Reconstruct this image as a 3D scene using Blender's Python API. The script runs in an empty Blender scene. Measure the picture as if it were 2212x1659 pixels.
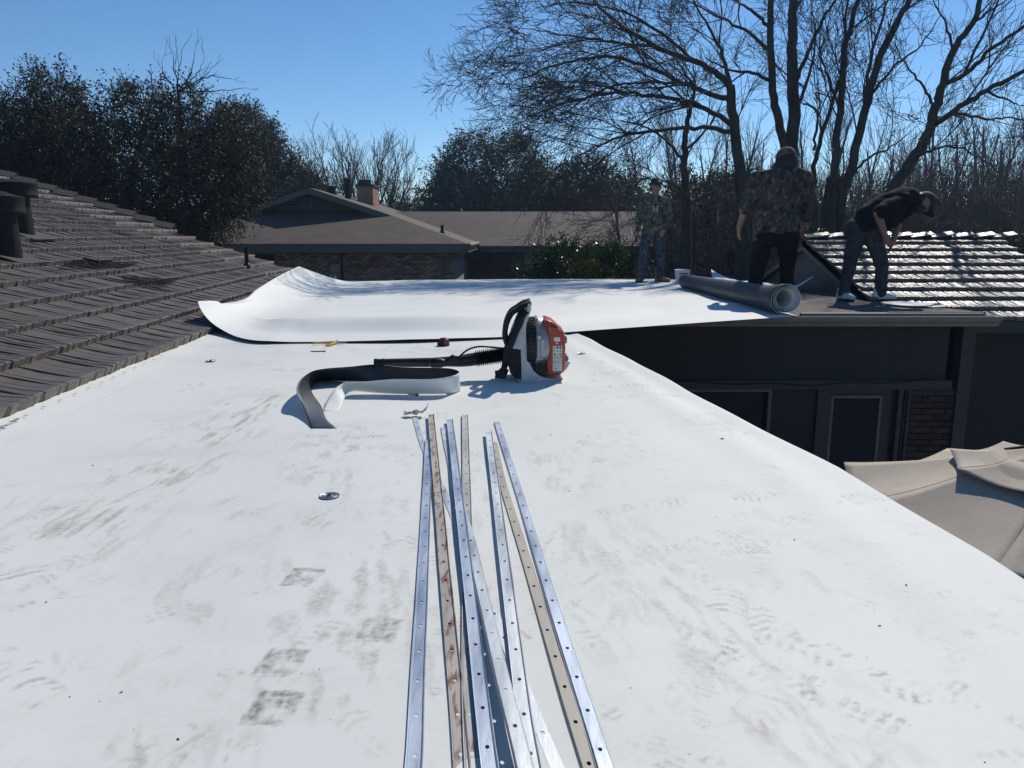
import bpy, bmesh, math, random
import numpy as np
from mathutils import Vector, Matrix, noise as mnoise

# ---------------------------------------------------------------- camera, sky, sun, exposure
CAM_H = 0.79
PITCH = math.radians(10.95)
FD = 1661.7                       # focal length in units of a 2212 px wide picture
scene = bpy.context.scene
COL = scene.collection
cam_d = bpy.data.cameras.new("camera")
cam_d.sensor_width = 36.0
cam_d.lens = 36.0 * FD / 2212.0
cam_d.clip_start = 0.02
cam_d.clip_end = 3000
cam = bpy.data.objects.new("camera", cam_d)
COL.objects.link(cam)
cam.location = (0, 0, CAM_H)
cam.rotation_euler = (math.pi / 2 - PITCH, 0, 0)
scene.camera = cam

SUN_AZ = math.radians(29)         # to the right of straight ahead (+Y)
SUN_EL = math.radians(42)
world = bpy.data.worlds.new("World")
scene.world = world
world.use_nodes = True
wn = world.node_tree.nodes
wl = world.node_tree.links
bgn = wn["Background"]
sky = wn.new("ShaderNodeTexSky")
sky.sky_type = 'NISHITA'
sky.sun_disc = False
sky.sun_elevation = SUN_EL
sky.sun_rotation = SUN_AZ
sky.altitude = 1200
sky.air_density = 1.0
sky.dust_density = 0.0
sky.ozone_density = 4.0
skyh = wn.new("ShaderNodeHueSaturation")
skyh.inputs["Saturation"].default_value = 1.15
wl.new(sky.outputs[0], skyh.inputs["Color"])
wl.new(skyh.outputs[0], bgn.inputs[0])
bgn.inputs[1].default_value = 0.125

sun_d = bpy.data.lights.new("sun", 'SUN')
sun_d.energy = 4.6
sun_d.angle = math.radians(0.53)
sun_d.color = (1.0, 0.94, 0.85)
sun = bpy.data.objects.new("sun", sun_d)
COL.objects.link(sun)
SUNV = Vector((math.sin(SUN_AZ) * math.cos(SUN_EL), math.cos(SUN_AZ) * math.cos(SUN_EL), math.sin(SUN_EL)))
sun.rotation_euler = (-SUNV).to_track_quat('-Z', 'Y').to_euler()
sun.location = (10, 20, 25)

vs = scene.view_settings
vs.view_transform = 'Standard'
vs.look = 'None'
vs.exposure = -0.22
vs.gamma = 1.0
vs.use_curve_mapping = False

# ---------------------------------------------------------------- helpers
random.seed(7)
rng = np.random.default_rng(11)
_FW = Vector((0, math.cos(PITCH), -math.sin(PITCH)))
_UP = Vector((0, math.sin(PITCH), math.cos(PITCH)))

def _ray(dx, dy):
    return _FW + Vector(((dx - 1106.0) / FD, 0, 0)) + _UP * ((829.5 - dy) / FD)

def G(dx, dy, z=0.0):
    """point at height z seen in direction (dx, dy)"""
    r = _ray(dx, dy)
    t = (z - CAM_H) / r.z
    return Vector((r.x * t, r.y * t, z))

def A(dx, dy, Y):
    """point at distance Y seen in direction (dx, dy)"""
    r = _ray(dx, dy)
    t = Y / r.y
    return Vector((r.x * t, Y, CAM_H + r.z * t))

def tag(o, label=None, cat=None, group=None, kind=None):
    if label: o["label"] = label
    if cat: o["category"] = cat
    if group: o["group"] = group
    if kind: o["kind"] = kind
    return o

def thing(name, label, cat, loc=(0, 0, 0), rotz=0.0, group=None):
    o = bpy.data.objects.new(name, None)
    o.empty_display_size = 0.1
    COL.objects.link(o)
    o.location = loc
    o.rotation_euler = (0, 0, rotz)
    return tag(o, label, cat, group)

def link(name, me, parent=None, loc=None):
    o = bpy.data.objects.new(name, me)
    COL.objects.link(o)
    if parent is not None: o.parent = parent
    if loc is not None: o.location = loc
    return o

def mesh_np(name, verts, faces, mats=(), smooth=False, mat_idx=None):
    verts = np.asarray(verts, dtype=np.float32).reshape(-1, 3)
    faces = np.asarray(faces, dtype=np.int32)
    k = faces.shape[1]
    me = bpy.data.meshes.new(name)
    me.vertices.add(len(verts))
    me.vertices.foreach_set("co", verts.ravel())
    me.loops.add(faces.size)
    me.loops.foreach_set("vertex_index", faces.ravel())
    me.polygons.add(len(faces))
    me.polygons.foreach_set("loop_start", np.arange(0, faces.size, k, dtype=np.int32))
    me.polygons.foreach_set("loop_total", np.full(len(faces), k, dtype=np.int32))
    if mat_idx is not None:
        me.polygons.foreach_set("material_index", np.asarray(mat_idx, dtype=np.int32))
    if smooth:
        me.polygons.foreach_set("use_smooth", np.ones(len(faces), dtype=bool))
    for m in mats: me.materials.append(m)
    me.update(calc_edges=True)
    return me

class MB:
    """collects simple solids and makes one mesh of them"""
    def __init__(s):
        s.v = []; s.f = []; s.mi = []; s.cur = 0
    def _add(s, vs, fs):
        n = len(s.v)
        s.v.extend([tuple(p) for p in vs])
        for f in fs:
            s.f.append([n + i for i in f]); s.mi.append(s.cur)
        return s
    def box(s, c, d, rot=None):
        x, y, z = d[0] / 2, d[1] / 2, d[2] / 2
        p = [Vector((a * x, b * y, e * z)) for a in (-1, 1) for b in (-1, 1) for e in (-1, 1)]
        if rot is not None: p = [rot @ q for q in p]
        p = [q + Vector(c) for q in p]
        return s._add(p, [(0, 1, 3, 2), (4, 6, 7, 5), (0, 4, 5, 1), (2, 3, 7, 6), (0, 2, 6, 4), (1, 5, 7, 3)])
    def bx(s, x0, x1, y0, y1, z0, z1):
        return s.box(((x0 + x1) / 2, (y0 + y1) / 2, (z0 + z1) / 2), (x1 - x0, y1 - y0, z1 - z0))
    def tube(s, pts, rad, n=8, cap=True, squash=None):
        pts = [Vector(p) for p in pts]
        if not hasattr(rad, '__len__'): rad = [rad] * len(pts)
        rings = []
        prev = None
        for i, p in enumerate(pts):
            t = (pts[min(i + 1, len(pts) - 1)] - pts[max(i - 1, 0)])
            if t.length < 1e-9: t = Vector((0, 0, 1))
            t.normalize()
            if prev is None:
                ref = Vector((0, 0, 1)) if abs(t.z) < 0.9 else Vector((1, 0, 0))
                a = t.cross(ref).normalized()
            else:
                a = (prev - t * prev.dot(t))
                a = a.normalized() if a.length > 1e-6 else t.orthogonal().normalized()
            prev = a
            b = t.cross(a)
            r = rad[i]
            ra, rb = (r, r) if squash is None else (r * squash[0], r * squash[1])
            rings.append([p + a * (ra * math.cos(2 * math.pi * k / n)) + b * (rb * math.sin(2 * math.pi * k / n)) for k in range(n)])
        vs = [q for r in rings for q in r]
        fs = []
        for i in range(len(rings) - 1):
            for k in range(n):
                k2 = (k + 1) % n
                fs.append((i * n + k, i * n + k2, (i + 1) * n + k2, (i + 1) * n + k))
        if cap:
            fs.append(tuple(range(n - 1, -1, -1)))
            fs.append(tuple(range((len(rings) - 1) * n, len(rings) * n)))
        return s._add(vs, fs)
    def lathe(s, prof, axis='z', c=(0, 0, 0), n=20, cap=True, sc=(1, 1)):
        """prof: list of (r, h) along the axis"""
        vs = []
        for r, h in prof:
            for k in range(n):
                a = 2 * math.pi * k / n
                x, y = r * math.cos(a) * sc[0], r * math.sin(a) * sc[1]
                if axis == 'z': q = (x, y, h)
                elif axis == 'x': q = (h, x, y)
                else: q = (y, h, x)
                vs.append((q[0] + c[0], q[1] + c[1], q[2] + c[2]))
        fs = []
        m = len(prof)
        for i in range(m - 1):
            for k in range(n):
                k2 = (k + 1) % n
                fs.append((i * n + k, i * n + k2, (i + 1) * n + k2, (i + 1) * n + k))
        if cap:
            fs.append(tuple(range(n - 1, -1, -1)))
            fs.append(tuple(range((m - 1) * n, m * n)))
        return s._add(vs, fs)
    def prism(s, poly, v0, v1, plane='xz'):
        """poly in the plane, extruded along the third axis from v0 to v1"""
        n = len(poly)
        def q(p, v):
            if plane == 'xz': return (p[0], v, p[1])
            if plane == 'yz': return (v, p[0], p[1])
            return (p[0], p[1], v)
        vs = [q(p, v0) for p in poly] + [q(p, v1) for p in poly]
        fs = [tuple(range(n)), tuple(range(2 * n - 1, n - 1, -1))]
        for i in range(n):
            j = (i + 1) % n
            fs.append((i, i + n, j + n, j))
        return s._add(vs, fs)
    def quad(s, a, b, c, d):
        return s._add([a, b, c, d], [(0, 1, 2, 3)])
    def mesh(s, name, mats, smooth=False, bevel=0.0):
        me = bpy.data.meshes.new(name)
        me.from_pydata(s.v, [], s.f)
        if not isinstance(mats, (list, tuple)): mats = [mats]
        for m in mats: me.materials.append(m)
        bm = bmesh.new(); bm.from_mesh(me)
        bm.faces.ensure_lookup_table()
        for i, f in enumerate(bm.faces): f.material_index = s.mi[i]
        bmesh.ops.recalc_face_normals(bm, faces=bm.faces)
        if bevel > 0:
            ed = [e for e in bm.edges if len(e.link_faces) == 2 and e.calc_face_angle(0) > 0.6]
            bmesh.ops.bevel(bm, geom=ed, offset=bevel, segments=2, affect='EDGES', profile=0.6)
        if smooth:
            for f in bm.faces: f.smooth = True
            for e in bm.edges:
                if len(e.link_faces) == 2 and e.calc_face_angle(0) > 0.7: e.smooth = False
        bm.to_mesh(me); bm.free()
        return me
    def build(s, name, mats, parent=None, smooth=False, bevel=0.0, loc=None):
        return link(name, s.mesh(name, mats, smooth, bevel), parent, loc)

def catmull(pts, per=6):
    P = [np.array(p, float) for p in pts]
    P = [2 * P[0] - P[1]] + P + [2 * P[-1] - P[-2]]
    out = []
    for i in range(1, len(P) - 2):
        for k in range(per):
            t = k / per
            a, b, c, d = P[i - 1], P[i], P[i + 1], P[i + 2]
            out.append(0.5 * ((2 * b) + (c - a) * t + (2 * a - 5 * b + 4 * c - d) * t * t + (3 * b - a - 3 * c + d) * t ** 3))
    out.append(P[-2])
    return np.array(out)

def sheet(name, grid, thick, m_top, m_bot, parent=None, up=True, noisy=0.0):
    """a thin flexible sheet with real thickness: grid (R, C, 3); its own normal is d(row) x d(col)"""
    Gd = np.asarray(grid, float)
    R, C = Gd.shape[:2]
    dr = np.gradient(Gd, axis=0); dc = np.gradient(Gd, axis=1)
    nn = np.cross(dr, dc)
    nn /= (np.linalg.norm(nn, axis=2, keepdims=True) + 1e-12)
    if not up: nn = -nn
    top = Gd + nn * thick * 0.5
    bot = Gd - nn * thick * 0.5
    V = np.concatenate([top.reshape(-1, 3), bot.reshape(-1, 3)])
    idx = np.arange(R * C).reshape(R, C)
    a, b, c, d = idx[:-1, :-1].ravel(), idx[1:, :-1].ravel(), idx[1:, 1:].ravel(), idx[:-1, 1:].ravel()
    F1 = np.stack([a, b, c, d], 1)
    if not up: F1 = F1[:, ::-1]
    F2 = F1[:, ::-1] + R * C
    n = R * C
    bd = np.concatenate([idx[0, :], idx[1:, -1], idx[-1, -2::-1], idx[-2:0:-1, 0]])
    bn = np.roll(bd, -1)
    F3 = np.stack([bd, bn, bn + n, bd + n], 1)
    if not up: F3 = F3[:, ::-1]
    F = np.concatenate([F1, F2, F3])
    mi = np.concatenate([np.zeros(len(F1)), np.ones(len(F2)), np.ones(len(F3))]).astype(int)
    me = mesh_np(name, V, F, [m_top, m_bot], smooth=True, mat_idx=mi)
    return link(name, me, parent)

# ---- lattice noise for arrays
_perm = rng.random((512, 512)).astype(np.float32)
def vnoise(x, y):
    xi = np.floor(x).astype(int); yi = np.floor(y).astype(int)
    fx = x - xi; fy = y - yi
    fx = fx * fx * (3 - 2 * fx); fy = fy * fy * (3 - 2 * fy)
    a = _perm[xi % 512, yi % 512]; b = _perm[(xi + 1) % 512, yi % 512]
    c = _perm[xi % 512, (yi + 1) % 512]; d = _perm[(xi + 1) % 512, (yi + 1) % 512]
    return (a * (1 - fx) + b * fx) * (1 - fy) + (c * (1 - fx) + d * fx) * fy
def fbm(x, y, o=4):
    s = 0.0; a = 0.5
    for i in range(o):
        s = s + a * vnoise(x * 2 ** i + 17.3 * i, y * 2 ** i + 9.1 * i); a *= 0.5
    return s / (1 - 0.5 ** o)

# ---------------------------------------------------------------- materials
def pmat(name, c1, c2=None, scale=8.0, rough=0.6, bump=0.0, bscale=None, metal=0.0, spec=0.5, rand=0.0,
         stretch=None, detail=5.0, rough2=None, contrast=(0.35, 0.65)):
    m = bpy.data.materials.new(name)
    m.use_nodes = True
    nt = m.node_tree; N = nt.nodes; L = nt.links
    b = N["Principled BSDF"]
    b.inputs["Roughness"].default_value = rough
    b.inputs["Metallic"].default_value = metal
    b.inputs["Specular IOR Level"].default_value = spec
    tc = N.new("ShaderNodeTexCoord")
    src = tc.outputs["Object"]
    if stretch is not None:
        mp = N.new("ShaderNodeMapping"); mp.inputs["Scale"].default_value = stretch
        L.new(src, mp.inputs[0]); src = mp.outputs[0]
    if c2 is None:
        b.inputs["Base Color"].default_value = (*c1, 1)
        colsock = None
    else:
        nz = N.new("ShaderNodeTexNoise"); nz.inputs["Scale"].default_value = scale; nz.inputs["Detail"].default_value = detail
        L.new(src, nz.inputs["Vector"])
        cr = N.new("ShaderNodeValToRGB")
        cr.color_ramp.elements[0].position = contrast[0]; cr.color_ramp.elements[1].position = contrast[1]
        cr.color_ramp.elements[0].color = (*c1, 1); cr.color_ramp.elements[1].color = (*c2, 1)
        L.new(nz.outputs[0], cr.inputs[0])
        colsock = cr.outputs[0]
        if rough2 is not None:
            mr = N.new("ShaderNodeMapRange"); mr.inputs["To Min"].default_value = rough; mr.inputs["To Max"].default_value = rough2
            mr.inputs["From Min"].default_value = 0.3; mr.inputs["From Max"].default_value = 0.7
            L.new(nz.outputs[0], mr.inputs[0]); L.new(mr.outputs[0], b.inputs["Roughness"])
        L.new(colsock, b.inputs["Base Color"])
    if rand > 0:
        oi = N.new("ShaderNodeObjectInfo")
        mr = N.new("ShaderNodeMapRange"); mr.inputs["To Min"].default_value = 1 - rand; mr.inputs["To Max"].default_value = 1 + rand
        L.new(oi.outputs["Random"], mr.inputs[0])
        hs = N.new("ShaderNodeHueSaturation")
        L.new(mr.outputs[0], hs.inputs["Value"])
        if colsock is None: hs.inputs["Color"].default_value = (*c1, 1)
        else: L.new(colsock, hs.inputs["Color"])
        L.new(hs.outputs[0], b.inputs["Base Color"])
    if bump > 0:
        nb = N.new("ShaderNodeTexNoise"); nb.inputs["Scale"].default_value = bscale or scale * 3; nb.inputs["Detail"].default_value = 6
        L.new(src, nb.inputs["Vector"])
        bp = N.new("ShaderNodeBump"); bp.inputs["Strength"].default_value = 1.0; bp.inputs["Distance"].default_value = bump
        L.new(nb.outputs[0], bp.inputs["Height"]); L.new(bp.outputs[0], b.inputs["Normal"])
    return m

def leaf_mat(name, c1, c2, scale=2.0, rough=0.38, trans=0.25):
    m = pmat(name, c1, c2, scale, rough, spec=0.26)
    nt = m.node_tree; N = nt.nodes; L = nt.links
    b = N["Principled BSDF"]; out = N["Material Output"]
    tr = N.new("ShaderNodeBsdfTranslucent")
    tr.inputs[0].default_value = (c2[0] * 1.2, c2[1] * 1.3, c2[2] * 0.7, 1)
    mx = N.new("ShaderNodeMixShader"); mx.inputs[0].default_value = trans
    L.new(b.outputs[0], mx.inputs[1]); L.new(tr.outputs[0], mx.inputs[2]); L.new(mx.outputs[0], out.inputs[0])
    return m

def membrane_mat(name, base, dirt_attr=False, rough=0.62):
    m = pmat(name, base, tuple(x * 0.955 for x in base), 1.3, rough, bump=0.0012, bscale=6.0, spec=0.22, detail=3)
    nt = m.node_tree; N = nt.nodes; L = nt.links
    b = N["Principled BSDF"]
    if dirt_attr:
        prev = b.inputs["Base Color"].links[0].from_socket
        at = N.new("ShaderNodeAttribute"); at.attribute_name = "dirt"
        tc = N.new("ShaderNodeTexCoord")
        nz = N.new("ShaderNodeTexNoise"); nz.inputs["Scale"].default_value = 70; nz.inputs["Detail"].default_value = 5
        L.new(tc.outputs["Object"], nz.inputs["Vector"])
        mr = N.new("ShaderNodeMapRange"); mr.inputs["From Min"].default_value = 0.3; mr.inputs["From Max"].default_value = 0.65
        mr.inputs["To Min"].default_value = 0.35; mr.inputs["To Max"].default_value = 1.15
        L.new(nz.outputs[0], mr.inputs[0])
        sp = N.new("ShaderNodeSeparateColor"); L.new(at.outputs["Color"], sp.inputs[0])
        mu = N.new("ShaderNodeMath"); mu.operation = 'MULTIPLY'; mu.use_clamp = True
        L.new(sp.outputs[0], mu.inputs[0]); L.new(mr.outputs[0], mu.inputs[1])
        dc = N.new("ShaderNodeMix"); dc.data_type = 'RGBA'
        dc.inputs["A"].default_value = (0.20, 0.195, 0.185, 1); dc.inputs["B"].default_value = (0.25, 0.185, 0.125, 1)
        L.new(sp.outputs[1], dc.inputs["Factor"])
        mx = N.new("ShaderNodeMix"); mx.data_type = 'RGBA'
        L.new(mu.outputs[0], mx.inputs["Factor"]); L.new(prev, mx.inputs["A"]); L.new(dc.outputs["Result"], mx.inputs["B"])
        L.new(mx.outputs["Result"], b.inputs["Base Color"])
        ro = N.new("ShaderNodeMapRange"); ro.inputs["To Min"].default_value = rough; ro.inputs["To Max"].default_value = 0.75
        L.new(mu.outputs[0], ro.inputs[0]); L.new(ro.outputs[0], b.inputs["Roughness"])
    return m

def brick_mat(name, c1, c2, mortar, sx, sy, bw, bh, ms=0.012, bumpd=0.01, axes='xz', rough=0.85, off=0.5):
    m = bpy.data.materials.new(name); m.use_nodes = True
    nt = m.node_tree; N = nt.nodes; L = nt.links; b = N["Principled BSDF"]
    b.inputs["Roughness"].default_value = rough
    tc = N.new("ShaderNodeTexCoord"); sp = N.new("ShaderNodeSeparateXYZ"); cb = N.new("ShaderNodeCombineXYZ")
    L.new(tc.outputs["Object"], sp.inputs[0])
    L.new(sp.outputs['XYZ'.index(axes[0].upper())], cb.inputs[0]); L.new(sp.outputs['XYZ'.index(axes[1].upper())], cb.inputs[1])
    br = N.new("ShaderNodeTexBrick"); br.inputs["Scale"].default_value = 1.0
    br.inputs["Brick Width"].default_value = bw; br.inputs["Row Height"].default_value = bh
    br.inputs["Mortar Size"].default_value = ms; br.inputs["Color1"].default_value = (*c1, 1); br.inputs["Color2"].default_value = (*c2, 1)
    br.inputs["Mortar"].default_value = (*mortar, 1); br.offset = off
    L.new(cb.outputs[0], br.inputs["Vector"])
    nz = N.new("ShaderNodeTexNoise"); nz.inputs["Scale"].default_value = 1.7; nz.inputs["Detail"].default_value = 6
    L.new(tc.outputs["Object"], nz.inputs["Vector"])
    mr = N.new("ShaderNodeMapRange"); mr.inputs["To Min"].default_value = 0.6; mr.inputs["To Max"].default_value = 1.4
    L.new(nz.outputs[0], mr.inputs[0])
    hs = N.new("ShaderNodeHueSaturation"); L.new(mr.outputs[0], hs.inputs["Value"]); L.new(br.outputs["Color"], hs.inputs["Color"])
    L.new(hs.outputs[0], b.inputs["Base Color"])
    bp = N.new("ShaderNodeBump"); bp.inputs["Distance"].default_value = bumpd; bp.invert = True
    L.new(br.outputs["Fac"], bp.inputs["Height"]); L.new(bp.outputs[0], b.inputs["Normal"])
    return m

M = {}
M['tpo'] = membrane_mat("white_membrane", (0.73, 0.738, 0.69), True)
M['tpo2'] = membrane_mat("clean_membrane", (0.755, 0.76, 0.715))
M['tpo_back'] = pmat("grey_membrane_back", (0.026, 0.03, 0.036), (0.042, 0.047, 0.055), 5, 0.5, spec=0.35)
M['tpo_dark'] = pmat("charcoal_membrane_back", (0.018, 0.020, 0.025), (0.034, 0.037, 0.043), 14, 0.45, spec=0.45)
M['shake'] = pmat("painted_steel_shake", (0.078, 0.064, 0.057), (0.120, 0.100, 0.088), 7, 0.28, bump=0.0035, bscale=16, rand=0.13,
                  stretch=(9.0, 1.0, 1.0), spec=0.7, rough2=0.5)
M['shake_l'] = pmat("brown_painted_steel_shake", (0.084, 0.068, 0.060), (0.125, 0.103, 0.091), 7, 0.5, bump=0.003, bscale=16, rand=0.12,
                  stretch=(9.0, 1.0, 1.0), spec=0.3, rough2=0.65)
M['shake_butt'] = pmat("weathered_shake_edge", (0.14, 0.126, 0.108), (0.23, 0.21, 0.18), 30, 0.7, bump=0.004, bscale=60, spec=0.3)
M['deck'] = pmat("dark_deck", (0.03, 0.027, 0.025), (0.045, 0.04, 0.037), 6, 0.9)
M['flatroof'] = pmat("old_brown_roofing", (0.075, 0.062, 0.052), (0.135, 0.115, 0.098), 5, 0.9, bump=0.004, bscale=90, stretch=(0.6, 3, 1))
M['siding'] = pmat("grey_brown_painted_siding", (0.026, 0.023, 0.022), (0.033, 0.029, 0.028), 3, 0.8)
M['trim'] = pmat("taupe_trim_paint", (0.13, 0.115, 0.10), (0.155, 0.138, 0.12), 4, 0.6)
M['gutter'] = pmat("taupe_metal_gutter", (0.21, 0.19, 0.165), (0.26, 0.235, 0.205), 5, 0.4, spec=0.5)
M['glass'] = pmat("dark_glass", (0.003, 0.010, 0.024), rough=0.12, spec=0.18)
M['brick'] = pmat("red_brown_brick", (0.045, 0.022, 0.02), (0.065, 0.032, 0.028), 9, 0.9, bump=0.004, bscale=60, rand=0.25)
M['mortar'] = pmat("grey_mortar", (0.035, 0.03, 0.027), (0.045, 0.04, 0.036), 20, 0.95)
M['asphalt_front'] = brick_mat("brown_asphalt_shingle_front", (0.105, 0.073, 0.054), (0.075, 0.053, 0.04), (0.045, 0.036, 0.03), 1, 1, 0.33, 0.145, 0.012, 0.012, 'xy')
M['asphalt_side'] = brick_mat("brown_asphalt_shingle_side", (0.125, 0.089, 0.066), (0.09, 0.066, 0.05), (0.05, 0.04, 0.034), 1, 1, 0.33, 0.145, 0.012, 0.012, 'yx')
M['black'] = pmat("black_plastic", (0.009, 0.009, 0.010), (0.015, 0.015, 0.016), 30, 0.42, spec=0.35)
M['black_fabric'] = pmat("black_webbing", (0.011, 0.011, 0.012), (0.02, 0.02, 0.021), 60, 0.85, bump=0.001, bscale=200)
M['rubber'] = pmat("black_rubber", (0.014, 0.014, 0.014), rough=0.55)
M['metal'] = pmat("bare_metal", (0.5, 0.5, 0.5), (0.6, 0.6, 0.6), 20, 0.3, metal=1.0)
M['ground'] = pmat("dry_winter_lawn", (0.055, 0.05, 0.03), (0.10, 0.085, 0.055), 0.6, 0.95, bump=0.03, bscale=20)
M['patio'] = pmat("concrete_patio", (0.22, 0.21, 0.19), (0.28, 0.265, 0.245), 2, 0.9, bump=0.002, bscale=40)
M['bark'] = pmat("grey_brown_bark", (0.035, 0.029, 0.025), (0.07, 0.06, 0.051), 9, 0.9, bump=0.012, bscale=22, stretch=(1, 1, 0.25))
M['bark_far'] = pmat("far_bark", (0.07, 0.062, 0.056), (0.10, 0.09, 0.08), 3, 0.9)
# ================================================================ ground
ZG = -2.75
def ground():
    n = 60
    xs = np.concatenate([-np.geomspace(900, 20, 20), np.linspace(-18, 18, 25), np.geomspace(20, 900, 20)])
    ys = np.concatenate([[-300, -100, -40], np.linspace(-12, 60, 49), np.geomspace(64, 1500, 18)])
    X, Y = np.meshgrid(xs, ys, indexing='ij')
    Z = ZG + 0.25 * (fbm(X * 0.08 + 50, Y * 0.08 + 50, 3) - 0.5) * np.clip((Y - 14.5) / 10, 0, 1)
    V = np.stack([X, Y, Z], -1)
    R, C = X.shape
    idx = np.arange(R * C).reshape(R, C)
    F = np.stack([idx[:-1, :-1].ravel(), idx[1:, :-1].ravel(), idx[1:, 1:].ravel(), idx[:-1, 1:].ravel()], 1)
    o = link("ground", mesh_np("ground", V, F, [M['ground']], True))
    tag(o, "dry winter lawn around the houses", "lawn", kind='structure')
    mb = MB(); mb.bx(1.0, 9.5, -3, 7.9, ZG - 0.1, ZG + 0.03)
    o = mb.build("patio", M['patio']); tag(o, "concrete patio beside the flat roofed house", "patio", kind='structure')
ground()

# ================================================================ shake tiles (steel shakes)
def tile_mesh(w, seed, top, L=0.37):
    """one pressed steel shake: a concave slab with a thick ragged butt and grooves along its grain"""
    r = random.Random(seed)
    x0, x1 = -w / 2 + .0025, w / 2 - .0025
    ng = 1 if w < .16 else 2
    gx = sorted(x0 + (x1 - x0) * (i + 1 + r.uniform(-.3, .3)) / (ng + 1) for i in range(ng))
    cols = [(x0, -.003), (x0 + .006, 0)]
    for g in gx: cols += [(g - .0045, r.uniform(-.001, .001)), (g, -.0065), (g + .0045, r.uniform(-.001, .002))]
    cols += [(x1 - .006, 0), (x1, -.003)]
    nx = len(cols)
    ys = [0, 0.014, 0.10, 0.21, L]
    ny = len(ys)
    bulge = [r.uniform(-.0025, .0025) for _ in range(nx)]
    V = []; F = []; mi = []
    for j, y in enumerate(ys):
        for i, (x, gz) in enumerate(cols):
            t = 1 - y / L
            z = 0.006 + 0.012 * t + 0.034 * t ** 2.8 + (gz + bulge[i]) * (0.25 + 0.75 * t)
            yy = y
            if j == 0: z -= 0.003 + r.uniform(0, 0.004); yy += r.uniform(-0.007, 0.004)
            V.append((x, yy, z))
    n = len(V)
    for j in range(ny - 1):
        for i in range(nx - 1):
            a = j * nx + i
            F.append((a, a + 1, a + nx + 1, a + nx)); mi.append(0)
    for i in range(nx): V.append((cols[i][0], V[i][1] + 0.004, -0.004))
    for i in range(nx - 1):
        F.append((n + i, n + i + 1, i + 1, i)); mi.append(1)
    m = len(V)
    V += [(x0, 0.004, -0.004), (x0, L, -0.004), (x1, 0.004, -0.004), (x1, L, -0.004)]
    F.append((0, nx * (ny - 1), m + 1, m)); mi.append(0)
    F.append((nx - 1, m + 2, m + 3, nx * ny - 1)); mi.append(0)
    me = bpy.data.meshes.new("shingle")
    me.from_pydata(V, [], F)
    me.materials.append(top); me.materials.append(M['shake_butt'])
    for p, k in zip(me.polygons, mi): p.material_index = k; p.use_smooth = False
    return me
TILE_W = [0.13, 0.17, 0.21, 0.25, 0.29]
TILES_L = {w: [tile_mesh(w, int(w * 1000) + s, M['shake_l']) for s in range(4)] for w in TILE_W}
TILE_WR = [0.09, 0.12, 0.15, 0.18]
TILES_R = {w: [tile_mesh(w, int(w * 1000) + s, M['shake']) for s in range(3)] for w in TILE_WR}

def px_of(p):
    """where a point lies, in the 2212 wide frame"""
    d = Vector(p) - Vector((0, 0, CAM_H))
    z = d.dot(_FW)
    if z < 0.05: return None
    return (1106 + FD * d.x / z, 829.5 - FD * d.dot(_UP) / z, z)

def lay_tiles(parent, frames, TILES, limit=300):
    """frames: list of (matrix, width). The nearest in view are parts; the others are one joined part."""
    inv = []; rest = []
    for mt, w in frames:
        q = px_of(mt.translation)
        if q and -60 < q[0] < 2272 and 300 < q[1] < 1750: inv.append((q[2], mt, w))
        else: rest.append((mt, w))
    inv.sort(key=lambda a: a[0])
    rest += [(m, w) for _, m, w in inv[limit:]]
    for _, mt, w in inv[:limit]:
        o = bpy.data.objects.new("shingle", random.choice(TILES[w]))
        COL.objects.link(o); o.parent = parent; o.matrix_local = mt
    V = []; F = []; mi = []; n = 0
    for mt, w in rest:
        me = random.choice(TILES[w])
        c = np.empty(len(me.vertices) * 3); me.vertices.foreach_get("co", c); c = c.reshape(-1, 3)
        mm = np.array(mt)
        V.append(c @ mm[:3, :3].T + mm[:3, 3])
        for p in me.polygons:
            F.append([n + i for i in p.vertices]); mi.append(p.material_index)
        n += len(c)
    if V:
        me = mesh_np("shingles", np.concatenate(V), np.array(F), [random.choice(list(TILES.values()))[0].materials[0], M['shake_butt']], False, mi)
        o = link("shingle_field", me, parent); o["kind"] = "stuff"

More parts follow.
